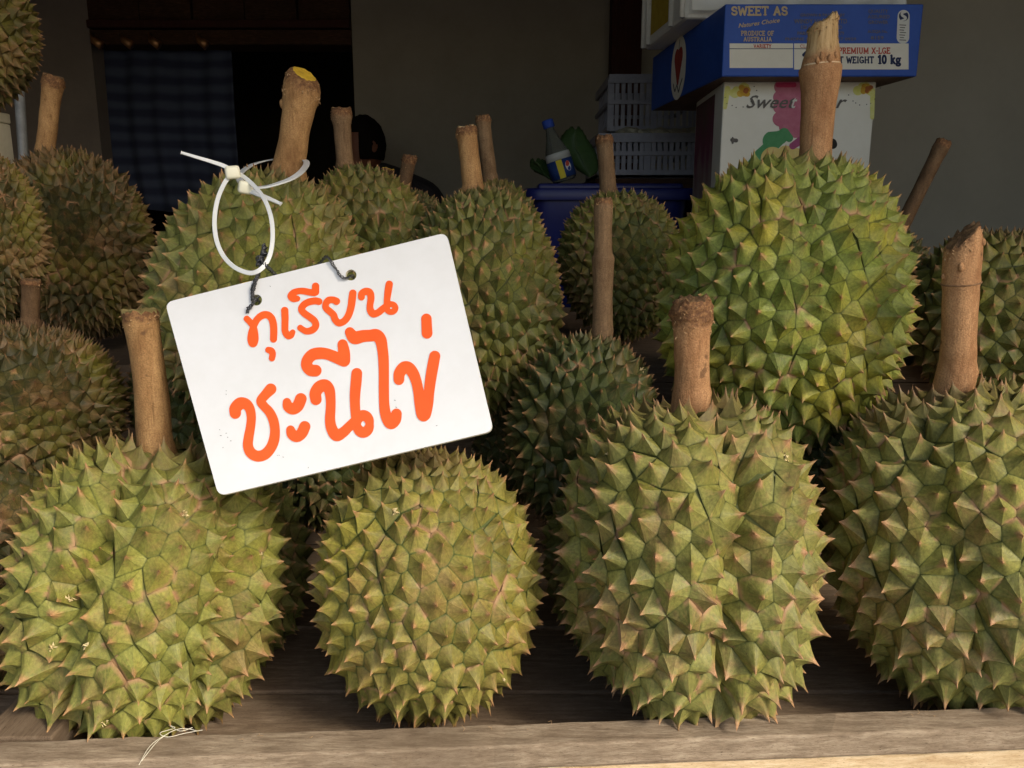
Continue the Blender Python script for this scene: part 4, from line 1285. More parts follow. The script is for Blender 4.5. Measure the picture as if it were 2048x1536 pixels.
tie1 = wempty('cable_tie', at(491, 375, .66)); tag(tie1, 'white nylon cable tie looped around the thick stem of the sign carrying durian', 'cable tie', 'white cable ties')
upz = lambda p: Vector((0, -.55, .83))
Yc = .745
ribbon('strap', [at(496, 376, .655), at(530, 374, .655), at(560, 366, .66), at(585, 356, .672), at(603, 343, .695), at(613, 328, .745), at(608, 320, .775),
                 at(585, 318, .79), at(560, 318, .795), at(535, 321, .785), at(508, 328, .765), at(488, 340, .73), at(478, 352, .695), at(482, 364, .668), at(490, 374, .655)], .0054, .0013, tie1, M['nylon'],
       upv=lambda p: (Vector((p.x - at(575, 340, Yc).x, p.y - Yc, .35))).normalized())
ribbon('tail', [at(492, 377, .652), at(515, 388, .645), at(540, 398, .64), at(562, 408, .636)], .0044, .0012, tie1, M['nylon'], upv=lambda p: Vector((0, -.8, .6)))
head_box('head', 491, 375, .650, .0088, .2, tie1)
tie2 = wempty('cable_tie', at(485, 545, .60)); tag(tie2, 'white nylon cable tie hanging in a long oval loop that holds the sign wire', 'cable tie', 'white cable ties')
ribbon('strap', [at(463, 347, .650), at(448, 368, .640), at(435, 400, .628), at(429, 440, .618), at(433, 480, .608), at(447, 512, .600), at(470, 535, .593), at(500, 546, .590), at(522, 538, .591), at(538, 515, .597),
                 at(545, 480, .605), at(543, 440, .615), at(532, 405, .626), at(514, 378, .640), at(492, 357, .650), at(470, 343, .654)], .0032, .0013, tie2, M['nylon'], upv=lambda p: Vector((.3, -1, 0)).normalized())
ribbon('tail', [at(466, 345, .651), at(450, 333, .650), at(425, 324, .648), at(395, 315, .645), at(362, 305, .642)], .0036, .0012, tie2, M['nylon'], upv=lambda p: Vector((0, -.9, .4)).normalized())
head_box('head', 465, 345, .646, .0088, -.1, tie2)

# ================================================================== BACK OF THE SHOP
BT = CAMZ - .30
bench = wempty('back_bench', (0.4, 1.5, 0)); tag(bench, 'dark wooden bench at the back carrying the cartons, crates and blue tub', 'bench')
for k in range(5):
    mbn = MB(); mbn.box(-.05, 1.25, 1.55 + k * .26, 1.55 + k * .26 + .255, BT - .03, BT); mbn.build('plank', M['brown_wood'], bench, bevel=.003)
for (lx, ly) in ((0, 1.6), (1.2, 1.6), (0, 2.78), (1.2, 2.78)):
    mbn = MB(); mbn.box(lx - .03, lx + .03, ly - .03, ly + .03, 0, BT - .031); mbn.build('leg', M['brown_wood'], bench)

def quad_box(name, mat, parent, fl_, fr_, Yf, top, bot, bl_, Yb):
    """box from picture anchors: left/right px of the front face, its depth, world z top/bottom, px of the back left edge, its depth"""
    a = at(fl_, 200, Yf); b = at(fr_, 200, Yf); c_ = at(bl_, 200, Yb)
    d_ = Vector((c_.x - a.x, c_.y - a.y, 0))
    P4 = [Vector((a.x, a.y, 0)), Vector((b.x, b.y, 0)), Vector((b.x, b.y, 0)) + d_, Vector((a.x, a.y, 0)) + d_]
    return P4

# --- tall white carton with fruit print
Yw = 1.66
P4 = quad_box('', None, None, 1446, 1750, Yw, 0, 0, 1393, 1.97)
zt = at(1600, 163, Yw).z
wc = wempty('white_carton', (P4[0].x, Yw, BT)); tag(wc, 'tall white fruit carton with pink and green print reading Sweet, under the blue carton', 'carton')
mbx = MB(); mbx.hexa([(*p[:2], BT) for p in P4] + [(*p[:2], zt) for p in P4])
mbx.build('box', mottled('carton_white', (.72, .70, .62), (.78, .76, .69), 12, .75, .05), wc, bevel=.003)
def onw(px, py, off=.0006):
    p = at(px, py, Yw); return Vector((p.x, Yw - off, p.z))
def sidew(u, v, off=.0006):       # left face of the white carton: u 0 front .. 1 back, v z
    a, b = P4[0], P4[3]
    n_ = Vector((-(b.y - a.y), b.x - a.x, 0)).normalized()
    return Vector((a.x + (b.x - a.x) * u, a.y + (b.y - a.y) * u, v)) + n_ * off
def blob(cx, cy, rx, ry, sd, n=5, r=None):
    g = random.Random(sd); out = []
    for _ in range(n):
        x, y = cx + g.uniform(-rx, rx) * .55, cy + g.uniform(-ry, ry) * .55
        q = (r or min(rx, ry) * .7) * g.uniform(.75, 1.15)
        out.append([(x, y, q), (x + .5, y + .3, q)])
    return out
C_ = lambda n, c1, c2, s=60: mottled(n, c1, c2, s, .7, 0)
PK = C_('print_pink', (.42, .11, .18), (.50, .17, .24)); MG = C_('print_magenta', (.40, .015, .08), (.46, .03, .11))
GN = C_('print_green', (.06, .24, .09), (.09, .30, .13)); YL = C_('print_yellow', (.62, .48, .14), (.68, .55, .22))
OC = C_('print_ochre', (.50, .26, .02), (.62, .42, .05)); YG = C_('print_lemon', (.62, .62, .14), (.7, .68, .3)); RD = C_('print_brown', (.28, .07, .02), (.40, .14, .03))
GR = C_('print_grey', (.10, .09, .08), (.14, .13, .12)); WH = C_('print_white', (.62, .61, .57), (.68, .67, .63)); PU = C_('print_plum', (.28, .05, .14), (.36, .09, .2))
pink = [[(1562, 174, 14), (1610, 174, 14)], [(1560, 195, 14), (1615, 195, 20)], [(1558, 215, 12), (1612, 215, 22)], [(1560, 238, 15), (1620, 236, 22)], [(1572, 255, 14), (1620, 255, 16)], [(1590, 268, 8), (1620, 262, 14)]]
print_obj('pink_print', pink, 1.2, lambda x, y: onw(x, y, .0006), PK, wc)
print_obj('magenta_print', [[(1556, 170, 5), (1588, 170, 5)]], 1.0, lambda x, y: onw(x, y, .0009), MG, wc)
for s_, sd in (((1480, 185), 1), ((1727, 180), 2)):
    print_obj('lemon_print', blob(s_[0], s_[1] - 4, 26, 14, sd, 7, 9) + ([[(1455, 178, 6), (1450, 215, 4)]] if sd == 1 else [[(1745, 190, 5), (1744, 235, 4)]]), 1.0, lambda x, y: onw(x, y, .0006), YG, wc)
    print_obj('flower_print', blob(s_[0] + 8, s_[1] - 2, 18, 13, sd + 5, 9, 6), .8, lambda x, y: onw(x, y, .0009), OC, wc)
    print_obj('flower_heart', blob(s_[0] + 9, s_[1] - 1, 10, 9, sd + 8, 5, 3.6), .8, lambda x, y: onw(x, y, .0012), RD, wc)
    g = random.Random(sd)
    print_obj('dot_print', [[(s_[0] + dx, s_[1] + dy, 1.2), (s_[0] + dx + .2, s_[1] + dy, 1.2)] for dx, dy in [(-24 + g.uniform(-3, 3), 22), (-16, 26), (-8, 30), (6, 29), (14, 27), (-30, 10), (22, 18), (28, -12), (33, -4)]], .5, lambda x, y: onw(x, y, .0006), GR, wc)
print_obj('leaf_print', [[(1545, 282, 20), (1560, 275, 14)], [(1540, 295, 14), (1520, 310, 12), (1508, 330, 14), (1505, 350, 12)], [(1568, 268, 12), (1578, 276, 8)]], 1.2, lambda x, y: onw(x, y, .0009), GN, wc)
print_obj('melon_print', [[(1545, 318, 24), (1548, 345, 36)], [(1570, 305, 14), (1600, 312, 14)], [(1600, 330, 24), (1620, 350, 30)]], 1.2, lambda x, y: onw(x, y, .0012), YL, wc)
print_obj('plum_print', [[(1585, 292, 7), (1605, 278, 8)], [(1610, 268, 6), (1640, 262, 6)]], 1.0, lambda x, y: onw(x, y, .0015), PU, wc)
# hand holes as flat patches, their inner darkness put into the colour
HB = C_('hand_hole_dark', (.012, .01, .008), (.02, .015, .012))
print_obj('hand_hole', [[(1664, 286, 9), (1665, 289, 9)]], .8, lambda x, y: onw(x, y, .0012), HB, wc)
print_obj('hand_hole', [[(1464, 280, 3.5), (1472, 281, 4)], [(1465, 276, 2), (1465, 286, 2)]], .6, lambda x, y: onw(x, y, .0012), GR, wc)
# italic word
def sweet(txt, x0, wd, mat, off=.0018):
    text_mesh(txt, lambda u, v: onw(x0 + u + v * .12, 216 - v, off), 26, 'lettering', mat, wc, slant=.32, bold=.012, width=wd)
sweet('Sweet', 1490, 100, GR)
sweet('t', 1579, 13, WH, .0024)
sweet('ar', 1650, 42, GR)
# left face print: plum and yellow strips
t_ = NT('faded_side_print')
sx_ = t_.n('ShaderNodeSeparateXYZ'); t_.l(t_.tc.outputs['Object'], sx_.inputs[0])
hz_ = t_.math('ADD', t_.math('MULTIPLY', sx_.outputs[2], 1.6), t_.math('MULTIPLY', t_.noise(t_.mapping(scale=(1, 1, .4)), 24, 4), .35))
t_.set(Base_Color=t_.ramp(hz_, [(.18, (.30, .22, .05)), (.52, (.26, .22, .12)), (.66, (.30, .27, .22)), (.86, (.16, .03, .07)), (1.0, (.10, .05, .04))]), Roughness=.8)
mesh_obj('side_print', [sidew(.26, BT + .01), sidew(.97, BT + .01), sidew(.97, zt - .012), sidew(.26, zt - .012)], [(0, 1, 2, 3)], t_.m, wc)

# --- blue carton
Yb1 = 1.60
Q4 = quad_box('', None, None, 1441, 1829, Yb1, 0, 0, 1303, 2.14)
zb0, zb1 = at(1600, 153, Yb1).z, at(1600, 8, Yb1).z
bc = wempty('blue_carton', (Q4[0].x, Yb1, zb0)); tag(bc, 'flat blue carton printed with white and gold lettering, stacked on the white carton', 'carton')
BL = mottled('carton_blue', (.012, .065, .34), (.018, .085, .42), 14, .55, .05)
BLs = mottled('carton_kraft', (.13, .075, .045), (.18, .11, .07), 20, .85, .1)
mbx = MB(); mbx.hexa([(*p[:2], zb0) for p in Q4] + [(*p[:2], zb1) for p in Q4]); mbx.build('box', BL, bc, bevel=.002)
mbx = MB()
ins = .012
cq = sum(Q4, Vector()) / 4
I4 = [cq + (p - cq) * .985 for p in Q4]
zk = at(1600, 166, Yb1).z
mbx.hexa([(*p[:2], zt + .0008) for p in I4] + [(*p[:2], zb0 - .0005) for p in I4]); mbx.build('kraft_base', BLs, bc)
def onb(px, py, off=.0006):
    p = at(px, py, Yb1); return Vector((p.x, Yb1 - off, p.z))
def rect(name, x0, y0, x1, y1, mat, off, f=onb, par=bc):
    V_ = [f(x0, y1, off), f(x1, y1, off), f(x1, y0, off), f(x0, y0, off)]
    return mesh_obj(name, V_, [(0, 1, 2, 3)], mat, par)
IV = C_('label_ivory', (.74, .70, .60), (.78, .74, .64)); NV = C_('print_navy', (.012, .02, .07), (.015, .03, .09)); RP = C_('print_red', (.42, .05, .03), (.5, .07, .04))
GT = C_('print_gold', (.48, .36, .20), (.56, .43, .26)); FG = C_('print_faint_gold', (.13, .12, .14), (.18, .16, .17))
rect('label_panel', 1459, 87, 1586, 136, IV, .0005)
rect('label_panel', 1588, 87, 1817, 139, IV, .0005)
rect('rule_line', 1459, 97, 1586, 98.3, NV, .0008); rect('rule_line', 1588, 97, 1680, 98.3, NV, .0008)
def words(txt, x, y, h, w, mat, bold=.09, slant=0, off=.0009, cell=.45, serif=True, dy=0):
    print_obj('lettering', text_strokes(txt, x, y, h, w, bold, slant, serif, dy), cell, lambda a, b: onb(a, b, off), mat, bc)
words('SWEET AS', 1463, 30, 16, 113, GT, .12)
words('PRODUCE OF', 1482, 71, 8.5, 66, GT, .10)
words('AUSTRALIA', 1487, 82.5, 8, 57, GT, .10)
words('VARIETY', 1507, 95.5, 6.5, 36, RP, .11, cell=.35)
words('CLASS', 1600, 95.5, 6, 30, RP, .08, cell=.35)
words('PREMIUM X-LGE', 1677, 107, 11, 104, RP, .10)
words('NETT WEIGHT', 1650, 126, 12, 98, NV, .11)
words('10 kg', 1756, 127, 16, 46, NV, .13)
words('1', 1606, 130, 25, 13, NV, .14)
text_mesh('Natures Choice', lambda u, v: onb(1476 + u, 56 - v - u * .14, .0009), 9, 'lettering', GT, bc, slant=.25, bold=.018, width=83)
for (tx, x, y, h, w) in (('GROWN & PACKED BY', 1600, 33, 6, 90), ('WINDY HILL PTY LTD', 1588, 47, 9, 106), ('120 GRAHAM ROAD', 1600, 58, 7, 84), ('PARKWOOD WA 6179', 1594, 70, 7, 94), ('PHONE / FAX (08) 9457 0929', 1570, 81, 6, 142),
                         ('QUALITY', 1736, 26, 7, 40), ('ASSURED', 1735, 37, 7, 44), ('GROWER', 1736, 48, 7, 40), ('AUSQA No.', 1735, 66, 6, 40), ('8159', 1741, 79, 7, 26)):
    text_mesh(tx, lambda u, v, x=x, y=y: onb(x + u, y - v, .0009), h, 'lettering', FG, bc, bold=.02, width=w)
# oval certification mark on the right
print_obj('emblem', [[(1807, 32, 12), (1805.5, 75, 12.5)]], .5, lambda a, b: onb(a, b, .0006), WH, bc)
print_obj('emblem', [[(1807, 32, 9.5), (1807, 33, 9.5)]], .5, lambda a, b: onb(a, b, .0009), NV, bc)
print_obj('emblem', [smooth_stroke([(1811, 24, 2.0), (1804, 26, 2.6), (1804, 31, 2.6), (1810, 35, 2.6), (1809, 39, 2.4), (1802, 41, 1.4)], 4)], .4, lambda a, b: onb(a, b, .0012), WH, bc)
for k in range(7):
    print_obj('emblem', [[(1799 + (k % 2), 50 + k * 5, .9), (1811 - (k % 3) * 2, 50.6 + k * 5, .9)]], .4, lambda a, b: onb(a, b, .0009), GR, bc)
# oval fruit badge on the left face
def sideb(u, z, off=.0008):
    a, b = Q4[0], Q4[3]
    n_ = Vector((-(b.y - a.y), b.x - a.x, 0)).normalized()
    L_ = (b - a).length
    return Vector((a.x + (b.x - a.x) * u / L_, a.y + (b.y - a.y) * u / L_, z)) + n_ * off
zc = (zb0 + zb1) / 2; hb = (zb1 - zb0)
uc = .30
print_obj('badge', [[(uc, zc - .008, .058), (uc, zc + .008, .058)]], .003, lambda a, b: sideb(a, b, .0008), IV, bc)
print_obj('badge_fruit', [[(uc - .014, zc + .022, .019), (uc, zc - .028, .008)], [(uc + .014, zc + .022, .019), (uc, zc - .028, .008)], [(uc, zc + .01, .02), (uc, zc - .01, .014)]], .002, lambda a, b: sideb(a, b, .0012), C_('print_strawberry', (.30, .03, .02), (.36, .05, .03)), bc)
print_obj('badge_script', [smooth_stroke([(uc + .035, zc - .03, .0028), (uc + .02, zc - .045, .0028), (uc + .005, zc - .035, .0028), (uc - .01, zc - .05, .0028), (uc - .022, zc - .038, .0028), (uc - .035, zc - .028, .0028)]), [(uc, zc + .035, .002), (uc - .004, zc + .056, .002)]], .001, lambda a, b: sideb(a, b, .0012), GR, bc)

# --- white foam box on top of the blue carton
Yf1 = 1.72
T4 = quad_box('', None, None, 1362, 1795, Yf1, 0, 0, 1284, 2.05)
fb = wempty('foam_box', (T4[0].x, Yf1, zb1)); tag(fb, 'white polystyrene box with a yellow side label on top of the blue carton', 'box')
FM = mottled('foam_white', (.62, .60, .55), (.70, .68, .63), 200, .8, .3)
mbx = MB(); mbx.hexa([(*p[:2], zb1 + .001) for p in T4] + [(*p[:2], zb1 + .26) for p in T4]); mbx.build('body', FM, fb, bevel=.008)
def sidef(u, z, off=.001):
    a, b = T4[0], T4[3]; n_ = Vector((-(b.y - a.y), b.x - a.x, 0)).normalized()
    return Vector((a.x + (b.x - a.x) * u, a.y + (b.y - a.y) * u, z)) + n_ * off
V_ = [sidef(.30, zb1 + .02), sidef(.80, zb1 + .02), sidef(.80, zb1 + .2), sidef(.30, zb1 + .2)]
mesh_obj('yellow_label', V_, [(0, 1, 2, 3)], mottled('label_mustard', (.42, .28, .02), (.50, .36, .04), 40, .7, 0), fb)
for u_ in (.02, .26, .84, .97):
    a_ = sidef(u_, zb1 + .004, .003); b_ = sidef(u_, zb1 + .25, .003)
    mbx = MB(); mbx.tube([a_, b_], .006, 8); mbx.build('rib', FM, fb, True)
pw = wempty('plastic_wrap', (T4[0].x, Yf1, zb1)); tag(pw, 'crumpled clear plastic sheet draped over the front of the foam box', 'plastic sheet')
V_, F_ = [], []
for j in range(9):
    for i in range(31):
        u, v = i / 30, j / 8
        x = T4[0].x + .01 + (T4[1].x - T4[0].x - .02) * u
        V_.append((x, Yf1 - .012 - .006 * noise.noise(Vector((u * 14, v * 4, 1))) - .01 * (1 - v), zb1 + .012 + .10 * v + .004 * noise.noise(Vector((u * 9, v, 4)))))
for j in range(8):
    for i in range(30):
        a_ = j * 31 + i; F_.append((a_, a_ + 1, a_ + 32, a_ + 31))
t_ = NT('wrap_film'); t_.set(Base_Color=(.62, .62, .58), Roughness=.25); t_.b.inputs['Alpha'].default_value = .75
mesh_obj('sheet', V_, F_, t_.m, pw, True)

# --- lattice crates
CR = mottled('crate_plastic', (.20, .20, .25), (.30, .30, .36), 30, .45, 0)
def crate(label, x0, x1, y0, y1, z0, z1, nb_f=12, nb_s=8, rz=0.0):
    c_ = wempty('plastic_crate', ((x0 + x1) / 2, y0, z0)); tag(c_, label, 'crate', 'white lattice crates')
    mbx = MB(); mbx.box(x0, x1, y0, y1, z0, z0 + .008); mbx.build('bottom', CR, c_)
    for (zz, hh_) in ((z0, .022), (z0 + (z1 - z0) * .5, .012), (z1 - .024, .024)):
        mbx = MB()
        mbx.box(x0, x1, y0, y0 + .006, zz + .0005, zz + hh_); mbx.box(x0, x1, y1 - .006, y1, zz + .0005, zz + hh_)
        mbx.box(x0, x0 + .006, y0 + .0065, y1 - .0065, zz + .0005, zz + hh_); mbx.box(x1 - .006, x1, y0 + .0065, y1 - .0065, zz + .0005, zz + hh_)
        mbx.build('rim', CR, c_)
    def bar(x, y, dx, dy, w=.5):
        mbx = MB(); mbx.box(x - dx, x + dx, y - dy, y + dy, z0 + .01, z1 - .012); mbx.build('slat', CR, c_)
    for k in range(nb_f + 1):
        x = x0 + .006 + (x1 - x0 - .012) * k / nb_f
        wv = .009 if k in (0, nb_f // 2, nb_f) else .0055
        bar(x, y0 + .009, wv, .0028)
    for k in range(1, nb_s):
        y = y0 + .01 + (y1 - y0 - .02) * k / nb_s
        bar(x0 + .009, y, .0028, .0035 if k != nb_s // 2 else .008)
    return c_
pA = at(1216, 345, 2.30); pB = at(1400, 260, 2.30)
zc0 = BT + .001
# lower crate stands on an upturned lower one so that its rim meets the picture
crate('lower white lattice crate filled with wrapped fruit beside the blue tub', at(1196, 300, 2.3).x, at(1396, 300, 2.3).x, 2.30, 2.68, at(1200, 356, 2.3).z, at(1200, 266, 2.3).z, 16, 8)
crate('upper white lattice crate standing behind, before the maroon post', at(1218, 200, 2.45).x, at(1400, 200, 2.45).x, 2.45, 2.85, at(1200, 268, 2.45).z, at(1200, 148, 2.45).z, 14, 8)
# support under the crates: a wooden box
cs = wempty('wooden_box', (at(1300, 300, 2.3).x, 2.3, BT)); tag(cs, 'dark wooden box on the bench under the white lattice crates', 'box')
mbx = MB(); mbx.box(at(1190, 300, 2.3).x, at(1400, 300, 2.3).x, 2.29, 2.86, BT + .001, at(1200, 356, 2.3).z - .001); mbx.build('body', M['brown_wood'], cs, bevel=.004)
# paper wrapped fruit in the lower crate
for k in range(5):
    px_ = 1258 + k * 30
    pp = wempty('paper_wrap', at(px_, 270, 2.42)); tag(pp, ['leftmost', 'second', 'middle', 'fourth', 'rightmost'][k] + ' of five crumpled paper bundles in the lower lattice crate', 'paper bundle', 'paper bundles in the crate')
    bm = bmesh.new(); bmesh.ops.create_icosphere(bm, subdivisions=3, radius=.035)
    c_ = at(px_, 271 + (k % 2) * 2, 2.40)
    for v in bm.verts:
        nn = noise.noise(v.co * 45 + Vector((k * 5, 0, 0))) * .3
        v.co = Vector((v.co.x * 1.1, v.co.y * 1.2, v.co.z * .62)) * (1 + nn)
    me_ = bpy.data.meshes.new('paper'); bm.to_mesh(me_); bm.free()
    o_ = link_mesh('paper', me_, mottled('paper_cream', (.34, .31, .23), (.46, .43, .34), 40, .9, .3), pp)
    o_.location = c_ - pp.location

# --- blue tub
TB = mottled('tub_blue', (.008, .012, .10), (.014, .02, .14), 10, .4, 0)
def tub():
    Yt = 2.05
    tb = wempty('blue_tub', (at(1230, 400, Yt).x, Yt, BT)); tag(tb, 'deep blue plastic tub with a wide flanged rim, behind the durians', 'tub')
    x0, x1 = at(1052, 400, Yt).x, at(1396, 400, Yt).x
    y0, y1 = Yt, Yt + .23
    zr = at(1200, 376, Yt).z
    def ring(x0, x1, y0, y1, z, r=.04, n=6):
        out = []
        for (cx_, cy_, a0) in ((x1 - r, y0 + r, -90), (x1 - r, y1 - r, 0), (x0 + r, y1 - r, 90), (x0 + r, y0 + r, 180)):
            for k in range(n + 1):
                a = R(a0 + 90 * k / n); out.append((cx_ + r * math.cos(a), cy_ + r * math.sin(a), z))
        return out
    lv = [ring(x0 + .035, x1 - .035, y0 + .035, y1 - .035, BT + .001), ring(x0 + .018, x1 - .018, y0 + .018, y1 - .018, zr - .03),
          ring(x0 + .018, x1 - .018, y0 + .018, y1 - .018, zr - .0295), ring(x0 + .024, x1 - .024, y0 + .024, y1 - .024, zr - .002), ring(x0 + .05, x1 - .05, y0 + .05, y1 - .05, BT + .01)]
    V_, F_ = [], []
    for L in lv: V_ += L
    n_ = len(lv[0])
    for i in range(len(lv) - 1):
        for k in range(n_): F_.append((i * n_ + k, i * n_ + (k + 1) % n_, (i + 1) * n_ + (k + 1) % n_, (i + 1) * n_ + k))
    F_.append(tuple(range(n_ - 1, -1, -1))); F_.append(tuple((len(lv) - 1) * n_ + k for k in range(n_)))
    mesh_obj('tub_body', V_, F_, TB, tb, True)
    lv = [ring(x0, x1, y0, y1, zr - .028), ring(x0 - .004, x1 + .004, y0 - .004, y1 + .004, zr - .004), ring(x0, x1, y0, y1, zr), ring(x0 + .022, x1 - .022, y0 + .022, y1 - .022, zr), ring(x0 + .022, x1 - .022, y0 + .022, y1 - .022, zr - .028)]
    V_, F_ = [], []
    for L in lv: V_ += L
    for i in range(len(lv) - 1):
        for k in range(n_): F_.append((i * n_ + k, i * n_ + (k + 1) % n_, (i + 1) * n_ + (k + 1) % n_, (i + 1) * n_ + k))
    mesh_obj('tub_rim', V_, F_, TB, tb, True)
    lid = MB(); lid.box(x0 + .03, x1 - .03, y0 + .03, y1 - .03, zr - .02, zr + .012)
    lid.build('tub_lid', TB, tb, bevel=.006)
    return zr + .012, Yt
TUBZ, Yt = tub()

# --- soda bottle lying tilted on the tub lid
def bottle():
    b0, b1 = at(1130, 362, 2.12), at(1094, 240, 2.12)
    bt = wempty('soda_bottle', b0); tag(bt, 'clear soda bottle with a blue cap and blue label, leaning on the blue tub', 'bottle')
    ad = (b1 - b0).normalized(); Lg = (b1 - b0).length
    u = ad.orthogonal().normalized(); u = Vector((1, 0, 0)); u = (u - ad * u.dot(ad)).normalized(); w = ad.cross(u)
    rb = 25 / F * fwd(b0)
    def lathe(name, prof, mat, smooth=True, a0=0, a1=360, off=0):
        V_, F_ = [], []; n_ = 32
        full = (a1 - a0) == 360
        m_ = n_ if full else n_ + 1
        for (t_, r_) in prof:
            for k in range(m_):
                a = R(a0 + (a1 - a0) * k / n_)
                V_.append(b0 + ad * (Lg * t_) + (u * math.cos(a) + w * math.sin(a)) * (r_ * rb + off))
        for i in range(len(prof) - 1):
            for k in range(n_):
                k2 = (k + 1) % m_ if full else k + 1
                F_.append((i * m_ + k, i * m_ + k2, (i + 1) * m_ + k2, (i + 1) * m_ + k))
        if full: F_.append(tuple(range(m_ - 1, -1, -1))); F_.append(tuple((len(prof) - 1) * m_ + k for k in range(m_)))
        return mesh_obj(name, V_, F_, mat, bt, smooth)
    g_ = NT('bottle_plastic'); g_.set(Base_Color=(.32, .34, .30), Roughness=.12); g_.b.inputs['Transmission Weight'].default_value = .75; g_.b.inputs['IOR'].default_value = 1.2
    lathe('bottle_body', [(0, .8), (.03, .97), (.1, 1), (.40, 1), (.46, .95), (.56, .78), (.70, .52), (.82, .36), (.88, .33)], g_.m)
    lathe('label', [(.05, 1.03), (.34, 1.03)], C_('label_blue', (.01, .035, .16), (.014, .045, .2), 20))
    lathe('label_band', [(.345, 1.02), (.43, .99), (.46, .97)], C_('label_silver', (.38, .40, .40), (.45, .47, .47), 20))
    lathe('cap', [(.87, .42), (.88, .46), (.985, .46), (1.0, .38)], C_('cap_blue', (.015, .05, .30), (.02, .06, .36), 20))
    lathe('yellow_strip', [(.05, 1.045), (.34, 1.045)], C_('strip_yellow', (.50, .42, .02), (.58, .5, .04), 20), True, 250, 277)
    # round red, white and blue mark, wrapped on the label
    def wrap(a, h, off): 
        ang = R(a); return b0 + ad * (Lg * h) + (u * math.cos(ang) + w * math.sin(ang)) * (rb * 1.04 + off)
    def mark(st, mat, off): print_obj('label_mark', st, .6, lambda x, y: wrap(300 + x, .215 - y * .0062, off), mat, bt)
    mark([[(0, 0, 13), (.2, 0, 13)]], WH, .0004)
    mark([[(-2, -6, 7.0), (3, -7, 5.5)], [(-8, -3, 3), (-4, -2, 3)]], RP, .0007)
    mark([[(-2, 8, 4.5), (4, 6, 4.5)]], C_('print_royal', (.01, .04, .22), (.015, .05, .26)), .0007)
bottle()

# --- folded green leaf parcel beside the bottle
def leaf(label, pts, cw, mat, name='banana_leaf'):
    P_ = [at(*p) for p in pts]
    lf = wempty(name, P_[0]); tag(lf, label, 'leaf')
    sp = catmull(P_, 8)
    V_, F_ = [], []
    n_ = 9
    for i, p in enumerate(sp):
        t = i / (len(sp) - 1)
        wd = cw * math.sin(PI * min(1, .12 + t * .85)) ** .8
        for k in range(n_):
            s_ = (k / (n_ - 1) - .5) * 2
            V_.append(p + Vector((s_ * wd, -.02 * (1 - abs(s_)) , .012 * abs(s_) + .002 * math.sin(t * 60))))
    for i in range(len(sp) - 1):
        for k in range(n_ - 1): F_.append((i * n_ + k, i * n_ + k + 1, (i + 1) * n_ + k + 1, (i + 1) * n_ + k))
    o = mesh_obj('leaf_blade', V_, F_, mat, lf, True)
    m = o.modifiers.new('thick', 'SOLIDIFY'); m.thickness = .0015
    mbv = MB(); mbv.tube([p + Vector((0, -.022, .002)) for p in sp], .0022, 6); mbv.build('midrib', mat, lf, True)
LG = mottled('leaf_green', (.035, .07, .022), (.05, .10, .03), 30, .5, .2)
leaf('dark green folded leaf standing upright to the right of the soda bottle', [(1178, 356, 2.18), (1162, 320, 2.19), (1148, 290, 2.2), (1150, 262, 2.2)], .042, LG)
leaf('small dark green leaf lying to the left of the soda bottle', [(1105, 362, 2.16), (1088, 350, 2.17), (1080, 335, 2.18), (1070, 326, 2.18)], .03, LG)

